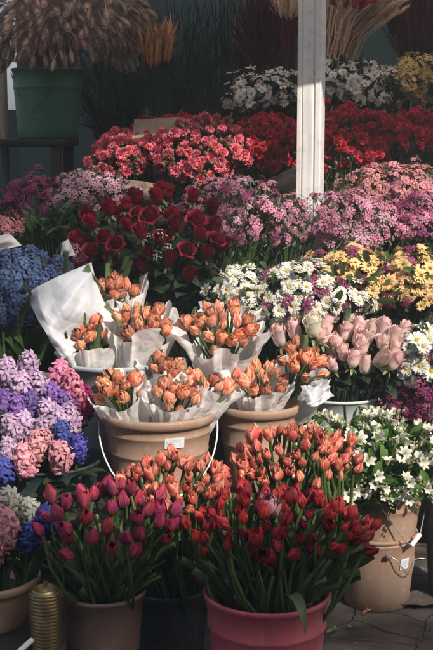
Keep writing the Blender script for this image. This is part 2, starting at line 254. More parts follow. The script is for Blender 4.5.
# ------------------------------------------------------------------ mesh builder
class G:
    def __init__(s): s.v = []; s.f = []; s.uv = []; s.mi = []; s.mats = []
    def m(s, mat):
        if mat not in s.mats: s.mats.append(mat)
        return s.mats.index(mat)
    def grid(s, rows, mat, uvs=None, close=False):
        """rows: list of lists of points"""
        b = len(s.v); nr, nc = len(rows), len(rows[0]); k = s.m(mat)
        for i, r in enumerate(rows):
            for j, p in enumerate(r):
                s.v.append(tuple(p)); s.uv.append((j / max(1, nc - 1), i / max(1, nr - 1)))
        for i in range(nr - 1):
            for j in range(nc if close else nc - 1):
                j2 = (j + 1) % nc
                s.f.append((b + i * nc + j, b + i * nc + j2, b + (i + 1) * nc + j2, b + (i + 1) * nc + j)); s.mi.append(k)
    def cap(s, pts, mat, v=0.5):
        b = len(s.v); k = s.m(mat)
        for p in pts: s.v.append(tuple(p)); s.uv.append((0.5, v))
        s.f.append(tuple(range(b, b + len(pts)))); s.mi.append(k)
    def tube(s, path, rad, mat, n=5, caps=True):
        rows = []; up = Vector((0.13, 0.21, 0.97)); k = len(path)
        for i, p in enumerate(path):
            p = Vector(p); t = (Vector(path[min(i + 1, k - 1)]) - Vector(path[max(i - 1, 0)]))
            if t.length < 1e-9: t = Vector((0, 0, 1))
            t.normalize(); a = t.cross(up)
            if a.length < 1e-3: a = t.cross(Vector((1, 0, 0)))
            a.normalize(); bb = t.cross(a); r = rad[i] if isinstance(rad, (list, tuple)) else rad
            rows.append([p + (a * math.cos(q * 2 * PI / n) + bb * math.sin(q * 2 * PI / n)) * r for q in range(n)])
        s.grid(rows, mat, close=True)
        if caps: s.cap(rows[0][::-1], mat, 0); s.cap(rows[-1], mat, 1)
    def lathe(s, prof, mat, n=48, T=None, wob=0):
        rows = [[Vector((r * math.cos(q * 2 * PI / n), r * math.sin(q * 2 * PI / n), z)) for q in range(n)] for r, z in prof]
        if T is not None: rows = [[T @ p for p in r] for r in rows]
        s.grid(rows, mat, close=True)
    def box(s, lo, hi, mat, bev=0.0, T=None):
        x0, y0, z0 = lo; x1, y1, z1 = hi
        b = min(bev, (x1 - x0) / 3, (y1 - y0) / 3, (z1 - z0) / 3)
        def ring(z, i): return [(x0 + i, y0, z), (x1 - i, y0, z), (x1, y0 + i, z), (x1, y1 - i, z), (x1 - i, y1, z), (x0 + i, y1, z), (x0, y1 - i, z), (x0, y0 + i, z)]
        def inset(z): return [(x0 + b, y0 + b, z), (x1 - b, y0 + b, z), (x1 - b, y0 + b, z), (x1 - b, y1 - b, z), (x1 - b, y1 - b, z), (x0 + b, y1 - b, z), (x0 + b, y1 - b, z), (x0 + b, y0 + b, z)]
        if b <= 0:
            P = [(x0, y0), (x1, y0), (x1, y1), (x0, y1)]
            rows = [[Vector((x, y, z)) for x, y in P] for z in (z0, z1)]
            caps = [rows[0][::-1], rows[1]]
        else:
            rows = [[Vector(p) for p in ring(z0 + b, b)], [Vector(p) for p in ring(z1 - b, b)]]
            rows = [[Vector(p) for p in [(x0 + b, y0 + b, z0), (x1 - b, y0 + b, z0), (x1 - b, y0 + b, z0), (x1 - b, y1 - b, z0), (x1 - b, y1 - b, z0), (x0 + b, y1 - b, z0), (x0 + b, y1 - b, z0), (x0 + b, y0 + b, z0)]]] + rows + [[Vector(p) for p in inset(z1)]]
            q = lambda z: [Vector((x0 + b, y0 + b, z)), Vector((x1 - b, y0 + b, z)), Vector((x1 - b, y1 - b, z)), Vector((x0 + b, y1 - b, z))]
            caps = [q(z0)[::-1], q(z1)]
        if T is not None: rows = [[T @ p for p in r] for r in rows]; caps = [[T @ p for p in c] for c in caps]
        s.grid(rows, mat, close=True)
        for c in caps: s.cap(c, mat)
    def petal(s, T, L, w, e0, e1, mat, cup=0.3, nu=2, nv=4, prof=None, ruff=0.0, r0=0.0, twist=0.0, rg=rng, seed=None, ease=1.0):
        """petal leaving the axis in +X, elevation going from e0 to e1 (degrees) along its length"""
        rows = []; x, z = r0, 0.0
        sd = rg.random() * 50
        prof = prof or (lambda t: math.sin(PI * min(1, 0.12 + 0.80 * t)) ** 0.7)
        for i in range(nv + 1):
            t = i / nv; e = R(e0 + (e1 - e0) * (t ** ease))
            if i: x += L / nv * math.cos(e); z += L / nv * math.sin(e)
            nx, nz = -math.sin(e), math.cos(e); wv = w * prof(t); row = []
            for j in range(2 * nu + 1):
                q = (j - nu) / nu
                k = cup * q * q * wv
                rz = ruff * L * t * (noise.noise(Vector((q * 2.3 + sd, t * 2.5, sd))) * 1.4) if ruff else 0
                row.append(T @ Vector((x + nx * (k + rz), q * wv * (1 - 0.25 * abs(cup) * q * q) + twist * t * L, z + nz * (k + rz))))
            rows.append(row)
        s.grid(rows, mat)
    def ball(s, c, r, mat, n=6, m=4, sz=1.0, T=None):
        rows = []
        for i in range(m + 1):
            a = -PI / 2 + PI * i / m
            rows.append([Vector((c[0] + r * math.cos(a) * math.cos(2 * PI * q / n), c[1] + r * math.cos(a) * math.sin(2 * PI * q / n), c[2] + r * sz * math.sin(a))) for q in range(n)])
        if T is not None: rows = [[T @ p for p in r_] for r_ in rows]
        s.grid(rows, mat, close=True)
    def add(s, o, T):
        b = len(s.v)
        s.v += [tuple(T @ Vector(p)) for p in o.v]; s.uv += o.uv
        s.f += [tuple(b + i for i in f) for f in o.f]
        mp = [s.m(m_) for m_ in o.mats]; s.mi += [mp[i] for i in o.mi]
    def mesh(s, name, smooth=True):
        me = bpy.data.meshes.new(name); me.from_pydata(s.v, [], s.f)
        for m_ in s.mats: me.materials.append(M[m_])
        me.polygons.foreach_set('material_index', s.mi)
        me.polygons.foreach_set('use_smooth', [smooth] * len(s.f))
        ul = me.uv_layers.new(name='UVMap'); flat = []
        for f in s.f:
            for i in f: flat += s.uv[i]
        ul.data.foreach_set('uv', flat); me.update()
        return me

def RZ(a): return Matrix.Rotation(a, 4, 'Z')
def TR(v): return Matrix.Translation(v)
def frame(dirv, spin=0.0):
    return Vector(dirv).normalized().to_track_quat('Z', 'Y').to_matrix().to_4x4() @ RZ(spin)
def quat(dirv, spin=0.0):
    return Vector(dirv).normalized().to_track_quat('Z', 'Y') @ Quaternion((0, 0, 1), spin)

# ------------------------------------------------------------------ objects
def obj(name, data, parent=None, loc=(0, 0, 0), rot=None, scale=1.0):
    if isinstance(data, G): data = data.mesh(name)
    o = bpy.data.objects.new(name, data); COL.objects.link(o)
    o.location = loc
    if rot is not None: o.rotation_mode = 'QUATERNION'; o.rotation_quaternion = rot
    o.scale = (scale,) * 3 if not hasattr(scale, '__len__') else scale
    if parent is not None: o.parent = parent
    return o
def thing(name, label, cat, loc=(0, 0, 0), group=None, rot=None):
    o = obj(name, None, None, loc, rot); o.empty_display_size = 0.05
    return tag(o, label, cat, group)
def tag(o, label, cat, group=None):
    o['label'] = label; o['category'] = cat
    if group: o['group'] = group
    return o
def structure(name, g, kind='structure'):
    o = obj(name, g); o['kind'] = kind
    return o

def swap(mesh, mats):
    me = mesh.copy()
    for i, k in enumerate(mats):
        if k: me.materials[i] = M[k]
    return me

# ------------------------------------------------------------------ flower heads (unit: metres, axis +Z, base at origin)
def tulip_g(mat, open_=0.0, rg=rng, L=0.055):
    g = G(); slim = rg.uniform(.44, .58)
    for lay in range(2):
        for k in range(3):
            T = RZ(k * 2 * PI / 3 + lay * PI / 3 + rg.uniform(-.16, .16))
            e1 = 133 - open_ * 62 - lay * 3 + rg.uniform(-7, 7)
            g.petal(T, L * rg.uniform(.92, 1.12), L * (.37 - .03 * lay), 2 + 8 * lay, e1, mat, cup=0.6, nu=3, nv=9, r0=0.003 - lay * .0012,
                    prof=lambda t: (math.sin(PI * min(1, .12 + .72 * t)) ** .7) * (1 if t < .62 else max(.04, 1 - ((t - .62) / .38) ** 1.6 * .96)), ruff=0.06, rg=rg, ease=slim)
    return g
def double_tulip_g(mat, rg=rng, L=0.05):
    g = G()
    for lay, (n, e1, sc_, w) in enumerate(((4, 122, .92, .34), (5, 116, 1.0, .36), (5, 110, 1.0, .38), (3, 99, .86, .34))):
        for k in range(n):
            T = RZ(k * 2 * PI / n + lay * .6 + rg.uniform(-.2, .2))
            g.petal(T, L * sc_ * rg.uniform(.92, 1.08), L * w, 6, e1 + rg.uniform(-7, 7), mat, cup=0.55, nu=3, nv=7, r0=.002 + .002 * lay, ruff=.09, rg=rg, ease=.5,
                    prof=lambda t: (math.sin(PI * min(1, .10 + .84 * t)) ** .7) * (1 if t < .8 else 1 - (t - .8) * .7))
    return g
def rose_g(mat, rg=rng, L=0.042, openness=1.0, tall=1.0, bud=False):
    """petals wrapped round a tight heart, outer ones opening with rolled lips"""
    g = G()
    #        n  radius  arc  top   flare
    spec = [(2, .07, 2.6, 1.00, -.15), (3, .14, 2.0, 1.03, -.10), (3, .22, 1.7, 1.02, .02), (4, .31, 1.35, .97, .14), (5, .41, 1.10, .88, .34), (5, .50, .95, .74, .62)]
    if bud: spec = [(2, .07, 2.6, 1.00, -.12), (3, .15, 2.0, 1.02, -.08), (3, .23, 1.75, 1.0, .0), (3, .31, 1.6, .97, .10), (3, .37, 1.5, .90, .30)]
    for lay, (n, rk, arc, top, fl) in enumerate(spec):
        fl = fl * openness if fl > 0 else fl
        for k in range(n):
            T = RZ(k * 2 * PI / n + lay * .83 + rg.uniform(-.15, .15)); sd = rg.random() * 30
            tp = top * rg.uniform(.94, 1.05); r_ = rk * rg.uniform(.93, 1.07); rows = []; nv = 9
            for i in range(nv + 1):
                t = i / nv
                rr = r_ * (math.sin(min(1, .05 + t / .55) * PI / 2) ** .8)
                zz = tp * (t ** 1.15)
                if t > .6:
                    u = (t - .6) / .4; rr += fl * .55 * u ** 1.7; zz -= max(0, fl) * .28 * u ** 2.5
                wv = arc * (math.sin(PI * min(1, .16 + .60 * t)) ** .7) * (1 if t < .8 else 1 - (t - .8) * .9)
                row = []
                for j in range(9):
                    q = (j - 4) / 4; a = q * wv
                    ru = .05 * t * noise.noise(Vector((q * 1.8 + sd, t * 3, sd)))
                    dz = -.10 * q * q * t + .05 * t * t * noise.noise(Vector((q * 2.5, sd, 3)))
                    # each petal spirals: one edge tucks inside the next
                    r2 = rr * (1 + .16 * q) + ru
                    row.append(T @ Vector((r2 * math.cos(a) * L, r2 * math.sin(a) * L, (zz + dz) * L * tall)))
                rows.append(row)
            g.grid(rows, mat)
    for k in range(5):
        g.petal(RZ(k * 2 * PI / 5), L * .5, L * .1, -10, -55, 'calyx', nu=1, nv=3)
    return g
def carnation_g(mat, rg=rng, Rr=0.024, n=26):
    g = G()
    for k in range(n):
        a = k * 2.39996; el = 88 - 70 * math.sqrt((k + .5) / n)
        T = RZ(a) @ TR((0, 0, Rr * .35))
        g.petal(T, Rr * rg.uniform(.85, 1.1), Rr * .55, el, el - 25 + rg.uniform(-10, 15), mat, cup=.15, nu=2, nv=3, ruff=.55, rg=rg, prof=lambda t: .25 + .85 * t if t < .9 else .95)
    g.tube([(0, 0, -Rr * .75), (0, 0, -Rr * .3), (0, 0, Rr * .4)], [Rr * .12, Rr * .3, Rr * .36], 'calyx', n=6)
    return g
def bud_g(mat, Rr=0.012):
    g = G(); g.ball((0, 0, .3 * Rr), Rr * .62, 'calyx', n=7, m=5, sz=1.5)
    for k in range(4): g.petal(RZ(k * PI / 2), Rr * 1.5, Rr * .4, 50, 95, mat, cup=.4, nu=1, nv=3, r0=Rr * .2)
    return g
def daisy_g(mat, rg=rng, Rr=0.026, n=17, layers=2, centre=None, lift=18):
    g = G()
    for lay in range(layers):
        nn = n - 3 * lay
        for k in range(nn):
            T = RZ(k * 2 * PI / nn + lay * .2 + rg.uniform(-.08, .08)) @ TR((0, 0, lay * .0015))
            e = lift + lay * 18 + rg.uniform(-9, 9)
            g.petal(T, Rr * rg.uniform(.84, 1.05) * (1 - .15 * lay), Rr * .155, e, e - 28 + rg.uniform(-12, 10), mat, cup=.3, nu=1, nv=3, r0=Rr * .1, rg=rg,
                    prof=lambda t: (.55 + .6 * t) if t < .8 else .8)
    if centre: g.add(centre_g(centre, Rr), Matrix())
    g.tube([(0, 0, -Rr * .5), (0, 0, .001)], [Rr * .07, Rr * .2], 'stem', n=5)
    return g
def centre_g(mat, Rr=0.026):
    g = G(); g.ball((0, 0, Rr * .12), Rr * .25, mat, n=10, m=5, sz=.6)
    for k in range(26):
        a = k * 2.4; r = Rr * .24 * math.sqrt(k / 26.)
        g.ball((r * math.cos(a), r * math.sin(a), Rr * (.26 - .35 * (r / Rr) ** 1.3 * 1.5)), Rr * .035, mat, n=4, m=2)
    return g
def floret_g(g, T, L, mat, n=6, e0=60, e1=-15, w=.22, nv=3):
    for k in range(n):
        g.petal(T @ RZ(k * 2 * PI / n), L, L * w, e0, e1, mat, cup=.2, nu=1, nv=nv, r0=L * .06)
def hyacinth_g(mat, rg=rng, H=0.092, Rr=0.036, n=32):
    g = G()
    for k in range(n):
        t = (k + .5) / n; a = k * 2.39996 + rg.uniform(-.35, .35); z = H * (.06 + .84 * t)
        r = Rr * (.50 + .22 * math.sin(PI * min(1, t * 1.1)) - .12 * t) * rg.uniform(.88, 1.12); el = -14 + 88 * t ** 1.9 + rg.uniform(-16, 16)
        d = Vector((math.cos(a) * math.cos(R(el)), math.sin(a) * math.cos(R(el)), math.sin(R(el))))
        base = Vector((0, 0, z)); tip = base + d * r
        s_ = (1.0 if t < .8 else .78) * rg.uniform(.88, 1.12)
        g.tube([base, base.lerp(tip, .6), tip], [.002, .0042 * s_, .0036 * s_], mat, n=5, caps=False)
        T = TR(tip) @ frame((d + Vector((rg.uniform(-.3, .3), rg.uniform(-.3, .3), rg.uniform(-.3, .2)))).normalized(), rg.random() * 6)
        for q in range(6):
            g.petal(T @ RZ(q * PI / 3), rg.uniform(.026, .033) * s_, .0044 * s_, 58, -62 + rg.uniform(-35, 35), mat, cup=-.3, nu=1, nv=5, r0=.0018, ruff=.14, rg=rg, prof=lambda t: .55 + .75 * math.sin(PI * min(1, t * .9)) if t < .99 else .25)
    g.tube([(0, 0, -.03), (0, 0, H * .9)], [.006, .003], 'stem', n=6)
    return g
def cluster_g(mat, rg=rng, Rr=0.024, n=7, fl=.0095, leaves=True, petals=5):
    """a small spray of open five-petalled flowers with buds and needle leaves"""
    g = G()
    for k in range(n):
        a = k * 2.4 + rg.random(); r = Rr * math.sqrt((k + .3) / n); z = Rr * .55 * (1 - (r / Rr) ** 2) + rg.uniform(-.2, .2) * Rr
        d = Vector((r * math.cos(a) * .8, r * math.sin(a) * .8, Rr * .9)).normalized(); p = Vector((r * math.cos(a), r * math.sin(a), z))
        g.tube([(0, 0, -Rr), p], .0006, 'stem', n=3, caps=False)
        if k % 4 == 3:
            g.ball(p, fl * .38, mat, n=5, m=3, sz=1.2)
        else:
            for q in range(petals): g.petal(TR(p) @ frame(d, rg.random()) @ RZ(q * 2 * PI / petals), fl, fl * .42, 30, -5, mat, cup=.3, nu=1, nv=2, r0=fl * .1, prof=lambda t: .45 + .6 * t)
            g.ball(p + d * fl * .15, fl * .2, 'centre_d', n=4, m=2)
    if leaves:
        for k in range(7):
            a = rg.random() * 2 * PI; T = TR((0, 0, -Rr * rg.uniform(.1, .9))) @ RZ(a)
            g.petal(T, Rr * rg.uniform(.8, 1.3), Rr * .06, rg.uniform(20, 70), rg.uniform(0, 40), 'leaf_pale', nu=1, nv=2)
    return g
def freesia_g(rg=rng):
    g = G(); path = [Vector((0, 0, -.05)), Vector((0, 0, 0)), Vector((.02, 0, .03)), Vector((.05, 0, .045)), Vector((.08, 0, .045))]
    g.tube(path, [.002, .002, .0018, .0012, .0008], 'stem', n=5)
    for k, (p, L, op) in enumerate(((Vector((.004, .004, .008)), .036, 1), (Vector((.02, -.004, .028)), .034, .8), (Vector((.038, .003, .04)), .028, .25))):
        d = Vector((.15 + .2 * k, (-1) ** k * .45, 1)).normalized(); T = TR(p) @ frame(d, rg.random() * 6)
        for q in range(6):
            g.petal(T @ RZ(q * PI / 3), L, L * .26, 82, 88 - 70 * op, 'freesia', cup=.35, nu=1, nv=5, r0=.002, ruff=.08, rg=rg, ease=1.8)
    for k in range(5):
        p = Vector((.045 + .009 * k, (-1) ** k * .002, .046)); d = Vector((.5, (-1) ** k * .3, .8)).normalized()
        g.ball((0, 0, .008), .0052 * (1 - .1 * k), 'bud', n=6, m=4, sz=2.0, T=TR(p) @ frame(d))
    return g
def tail_g(rg=rng, hairs=150):
    g = G(); Lh, r = .042, .0085; rows = []
    for i in range(6):
        t = i / 5; rr = r * math.sin(PI * (.08 + .88 * t)) ** .7
        rows.append([Vector((rr * math.cos(q * PI / 3), rr * math.sin(q * PI / 3), t * Lh)) for q in range(6)])
    g.grid(rows, 'tail_core', close=True)
    for k in range(hairs):
        t = (k + .5) / hairs; a = k * 2.4 + rg.uniform(-.3, .3); rr = r * math.sin(PI * (.08 + .88 * t)) ** .7 * .9
        p = Vector((rr * math.cos(a), rr * math.sin(a), t * Lh)); d = Vector((math.cos(a), math.sin(a), rg.uniform(.4, 1.3))).normalized() * rg.uniform(.006, .012)
        sd = Vector((-math.sin(a), math.cos(a), 0)) * .0012
        g.grid([[p - sd, p + sd], [p + d - sd * .1, p + d + sd * .1]], 'tail')
    g.tube([(0, 0, -.05), (0, 0, .004)], .0011, 'tail_core', n=4)
    return g
def leaf_g(mat, L=1.0, w=.09, e0=82, e1=45, cup=.45, nv=12, rg=rng, ruff=0.05, prof=None):
    g = G(); g.petal(Matrix(), L, w, e0, e1, mat, cup=cup, nu=2, nv=nv, rg=rg, ruff=ruff, ease=1.6, prof=prof or (lambda t: min(1.0, 2.45 * (t + .06) ** .5 * max(.0, 1.003 - t) ** 1.15)))
    return g

P = {}
def add_mesh(g, me, T):
    k = [g.m(next(q for q in M if M[q] == mt)) for mt in me.materials]; b = len(g.v)
    uvl = me.uv_layers[0].data; uvs = [(0, 0)] * len(me.vertices)
    for lp in me.loops: uvs[lp.vertex_index] = tuple(uvl[lp.index].uv)
    g.v += [tuple(T @ v.co) for v in me.vertices]; g.uv += uvs
    for p in me.polygons: g.f.append(tuple(b + i for i in p.vertices)); g.mi.append(k[p.material_index])
def variants(key, fn, n=3): P[key] = [fn(random.Random(hash_(key) + i)).mesh(key) for i in range(n)]
def hash_(s_): return sum(ord(c) * (i + 3) for i, c in enumerate(s_))
variants('coral', lambda r: tulip_g('tulip_coral', (0, .05, .15, .25, 0, .4)[r.randrange(6)], r, r.uniform(.036, .044)), 7)
variants('red', lambda r: tulip_g('tulip_red', (0, .05, .15, .3, 0, .5)[r.randrange(6)], r, r.uniform(.040, .050)), 7)
variants('wine', lambda r: tulip_g('tulip_wine', (0, .1, .3, .7, .05, .2)[r.randrange(6)], r, r.uniform(.046, .056)), 7)
variants('orange', lambda r: double_tulip_g('tulip_orange', r, r.uniform(.046, .054)), 6)
variants('orange_closed', lambda r: tulip_g('tulip_orange', r.uniform(0, .2), r, .050), 5)
variants('pinkruff', lambda r: double_tulip_g('tulip_pink', r, .055), 1)
variants('rose_red', lambda r: rose_g('rose_red', r, r.uniform(.044, .052), (.35, .6, 1.0, .3, .5, .8)[r.randrange(6)], r.uniform(1.05, 1.3), r.random() < .6), 8)
variants('rose_pink', lambda r: rose_g('rose_pink', r, r.uniform(.046, .054), (.4, .8, 1.1, .6)[r.randrange(4)], r.uniform(1.2, 1.4), True), 7)
P['rose_cream'] = [swap(P['rose_pink'][0], ['rose_cream'])]
variants('carn_pink', lambda r: carnation_g('carn_pink', r), 3)
P['carn_red'] = [swap(m_, ['carn_red']) for m_ in P['carn_pink']]
P['bud_pink'] = [bud_g('carn_pink').mesh('bud')]; P['bud_red'] = [bud_g('carn_red').mesh('bud')]
variants('daisy_white', lambda r: daisy_g('daisy_white', r), 4)
P['daisy_yellow'] = [swap(m_, ['daisy_yellow']) for m_ in P['daisy_white']]
variants('daisy_mauve', lambda r: daisy_g('daisy_mauve', r, .024, 14, 1, 'centre_y', 25), 3)
P['daisy_gold'] = [swap(daisy_g('daisy_gold', random.Random(5 + i), .026, 14, 1, 'centre_d', 20).mesh('daisy_gold'), []) for i in range(3)]
P['centre_y'] = [centre_g('centre_y').mesh('centre')]; P['centre_d'] = [centre_g('centre_d').mesh('centre')]
variants('hyacinth', lambda r: hyacinth_g('hy_lilac', r), 3)
for c_ in ('lilac', 'purple', 'pink', 'rose', 'blue', 'slate', 'white', 'mag'): P['hy_' + c_] = [swap(m_, ['hy_' + c_]) for m_ in P['hyacinth']]
variants('wax_pink', lambda r: cluster_g('wax_pink', r, n=9), 3)
for c_ in ('mag', 'pale'): P['wax_' + c_] = [swap(m_, ['stem' if m_.materials[0] == M['stem'] else 'wax_' + c_, 'wax_' + c_ if m_.materials[0] == M['stem'] else None]) for m_ in P['wax_pink']]
variants('wax_dusty', lambda r: cluster_g('wax_dusty', r, .022, 5, .011, True, 6), 3)
variants('gyp', lambda r: cluster_g('gyp', r, .02, 8, .004, False), 1)
variants('freesia', lambda r: freesia_g(r), 3)
TAILG = [tail_g(random.Random(i)) for i in range(3)]; P['tail'] = [t_.mesh('tail') for t_ in TAILG]
P['tleaf'] = [leaf_g('leaf_tulip', 1, w_, 86, e, rg=random.Random(i), ruff=.07).mesh('leaf') for i, (e, w_) in enumerate(((70, .075), (58, .065), (48, .08), (78, .06)))]
P['hleaf'] = [leaf_g('leaf', 1, .10, 85, e, .8, rg=random.Random(i)).mesh('leaf') for i, e in enumerate((50, 20, 65))]
P['rleaf'] = [leaf_g('leaf_dark', .06, .02, 50, -20, .3, 5, rg=random.Random(i), prof=lambda t: math.sin(PI * min(1, .04 + .95 * t)) ** .8).mesh('leaf') for i in range(2)]
def stem_mesh(bow, mat, r):
    g = G(); g.tube([(bow * math.sin(PI * t), bow * .5 * math.sin(2 * PI * t), t) for t in [i / 6 for i in range(7)]], r, mat, n=6); return g.mesh('stem')
P['stem'] = [stem_mesh(b, 'stem', .0042) for b in (.03, -.03, .05)]
P['stem_rose'] = [stem_mesh(b, 'leaf_dark', .0032) for b in (.02, -.03)]

# ------------------------------------------------------------------ arrangements
def dome(cx, cy, rx, ry, d, n, rg, depth=None, rough=.14, zmin=-.55, ymax=.35):
    """n points on the front and top of an uneven dome of flowers; returns (point, normal)"""
    s_ = S(d); C = W(cx, cy, d); a, c = rx * s_, ry * s_; b = depth or (a + c) / 2 * .9
    tot = int(n * 1.2)
    while True:
        pts = []; off = rg.random() * 6; sd = rg.random() * 40
        for k in range(tot):
            z = 1 - 2 * (k + .5) / tot; r = math.sqrt(1 - z * z); ph = k * 2.39996 + off
            nn = Vector((r * math.cos(ph), r * math.sin(ph), z))
            if nn.y > ymax and nn.z < .55 or nn.z < zmin: continue
            k_ = 1 + rough * 1.5 * noise.noise(nn * 1.7 + Vector((sd, 0, 0))) + rg.uniform(-rough, rough * .5)
            j = Vector((rg.uniform(-.05, .05), rg.uniform(-.05, .05), rg.uniform(-.05, .05)))
            q = nn * k_ + j
            pts.append((C + Vector((q.x * a, q.y * b, q.z * c)), Vector((nn.x / a, nn.y / b, nn.z / c)).normalized()))
        if len(pts) >= n: break
        tot = int(tot * 1.06) + 1
    rg.shuffle(pts)
    return pts[:n], C, (a, b, c)

def foliage_g(pts, base, C, rad, rg, leaf='leaf', nleaf=120, stem='stem', ll=.05, lw=.010, stems=True, sr=.0016):
    g = G()
    for p, n_ in pts if stems else ():
        mid = base.lerp(p, .55) + Vector((0, 0, .03)); b = base + Vector((rg.uniform(-.03, .03), rg.uniform(-.03, .03), 0))
        g.tube([b, b.lerp(mid, .6), mid, p - n_ * .012], sr, stem, n=4, caps=False)
        for q_ in range(3):                                # leaves up the stem
            t_ = rg.uniform(.25, .95); q = b.lerp(mid, t_ / .6) if t_ < .6 else mid.lerp(p, (t_ - .6) / .4)
            a_ = rg.random() * 6.28
            g.petal(TR(q) @ frame((math.cos(a_), math.sin(a_), rg.uniform(.1, 1.1)), rg.random() * 6), ll * rg.uniform(.7, 1.4), lw * rg.uniform(.8, 1.5), 85, rg.uniform(10, 80), leaf, nu=1, nv=3, cup=.3, rg=rg)
    for k in range(nleaf):
        p, n_ = pts[rg.randrange(len(pts))]
        q = C.lerp(p, rg.uniform(.45, .98)) + Vector((rg.uniform(-1, 1), rg.uniform(-1, 1), rg.uniform(-1, .6))) * .02
        dd = (n_ + Vector((rg.uniform(-.9, .9), rg.uniform(-.9, .9), rg.uniform(-.6, .9)))).normalized()
        T = TR(q - base * 0) @ frame(dd, rg.random() * 6)
        L_ = ll * rg.uniform(.6, 1.3)
        g.petal(T, L_, lw * rg.uniform(.7, 1.3), 80, 40 + rg.uniform(-40, 30), leaf, nu=1, nv=3, cup=.3, rg=rg)
    g.v = [(v[0] - base.x, v[1] - base.y, v[2] - base.z) for v in g.v]
    return g

def face(nrm, rg, up=.45, cam_=.25, jit=.3):
    return (nrm + Vector((0, -cam_, up)) + Vector((rg.uniform(-jit, jit), rg.uniform(-jit, jit), rg.uniform(-jit, jit)))).normalized()

def bunch(name, label, cat, box, d, spec, base_z, group=None, seed=1, leaf='leaf', nleaf=140, ll=.05, lw=.010, depth=None, part='blossom',
          centre=None, up=.4, cam_=.2, jit=.5, rough=.24, zmin=-.55, size=(.72, 1.18), base_xy=None, stem='stem', sr=.0016, ymax=.35):
    """one bunch of cut flowers: foliage plus every blossom as a part; spec = [(proto key, count, scale)]"""
    rg = random.Random(seed); n = sum(q[1] for q in spec)
    pts, C, rad = dome(*box, d, n, rg, depth, rough, zmin, ymax)
    bx, by = base_xy or (C.x, C.y + .03); base = Vector((bx, by, base_z))
    root = thing(name, label, cat, base, group)
    obj('foliage', foliage_g(pts, base, C, rad, rg, leaf, nleaf, stem, ll, lw, True, sr), root)
    todo = [(key, sz) for key, cnt, sz in spec for k in range(cnt)]
    ords = sorted(range(n), key=lambda q: pts[q][0].y - .3 * pts[q][0].z)     # nearest and highest first
    pick = list(range(n)); rg.shuffle(pick); seen = {}; rest = G()
    for q, oi_ in enumerate(ords):
        key, sz = todo[pick[q]]; p, nn = pts[oi_]
        me = P[key][rg.randrange(len(P[key]))]
        pn = 'flower_bud' if key.startswith('bud') else ('sprig' if key.startswith('wax') and part == 'blossom' else part)
        rot = quat(face(nn, rg, up, cam_, jit), rg.random() * 6.28); s_ = sz * rg.uniform(*size); seen[pn] = seen.get(pn, 0) + 1
        if seen[pn] > 98:
            T = TR(p - base) @ rot.to_matrix().to_4x4() @ Matrix.Scale(s_, 4); add_mesh(rest, me, T)
            if centre and key in centre: add_mesh(rest, P[centre[key]][0], T)
            continue
        o = obj(pn, me, root, p - base, rot, s_)
        if centre and key in centre: obj('centre', P[centre[key]][0], o)
    if rest.v: obj(part + '_mass', rest, root)['kind'] = 'stuff'
    return root

def stems(name, label, cat, boxes, d, n, base, spread, protos, group, seed=1, stem='stem', leaf='tleaf', size=(.9, 1.12), leaves=(1, 2), head_dir=.5, rough=.16, zmin=-.4, leaf_len=(.35, .55), depth=None, cam_=.1, jit=.35, rim=None):
    """loose cut stems standing in a bucket: each one a thing of its own"""
    rg = random.Random(seed); base = Vector(base); outl = []
    for (bx, cnt) in boxes:
        pts, C, rad = dome(*bx, d, cnt, rg, depth, rough, zmin)
        for p, nn in pts:
            off = Vector((p.x - base.x, p.y - base.y, 0)) * .35
            if off.length > spread: off *= spread / off.length
            b = base + off + Vector((rg.uniform(-1, 1), rg.uniform(-1, 1), 0)) * spread * .3
            if rim:                                   # rim = (height, radius): the stem leans on the rim
                zr = rim[0] * .45; f_ = (rim[0] - zr) / max(.05, p.z - zr); ho = Vector((p.x - base.x, p.y - base.y, 0))
                o2 = ho * .2; at = o2 + (ho - o2) * f_; lim = rim[1] * rg.uniform(.62, .88)
                if at.length > lim: at *= lim / at.length; o2 = (at - ho * f_) / (1 - f_)
                if o2.length > rim[1] * .6: o2 *= rim[1] * .6 / o2.length
                b = Vector((base.x, base.y, zr)) + o2 + Vector((rg.uniform(-1, 1), rg.uniform(-1, 1), 0)) * rim[1] * .1
            v = p - b; Ln = v.length
            t = thing(name, label, cat, b, group, quat(v, rg.random() * 6.28))
            qi = t.rotation_quaternion.inverted()
            r_ = rg.uniform(*size)
            obj('stem', P[stem][rg.randrange(len(P[stem]))], t, scale=(Ln, Ln, Ln) if False else (1, 1, Ln))
            hd = (v.normalized() + nn * head_dir * .5 + Vector((0, -cam_, .15)) + Vector((rg.uniform(-jit, jit), rg.uniform(-jit, jit), rg.uniform(-jit, jit)))).normalized()
            key = protos[rg.randrange(len(protos))]
            obj('blossom', P[key][rg.randrange(len(P[key]))], t, (0, 0, Ln * .995), qi @ quat(hd, rg.random() * 6), r_)
            for k in range(rg.randint(*leaves)):
                if leaf == 'rleaf':
                    a = rg.random() * 6.28
                    obj('leaf', P[leaf][rg.randrange(len(P[leaf]))], t, (0, 0, Ln * rg.uniform(.72, .93)), Quaternion((0, 0, 1), a), rg.uniform(.8, 1.4))
                else:
                    l_ = Ln * rg.uniform(*leaf_len)
                    obj('leaf', P[leaf][rg.randrange(len(P[leaf]))], t, (0, 0, Ln * rg.uniform(.30, .45)), Quaternion((0, 0, 1), rg.random() * 6.28), l_)
            outl.append(t)
    return outl

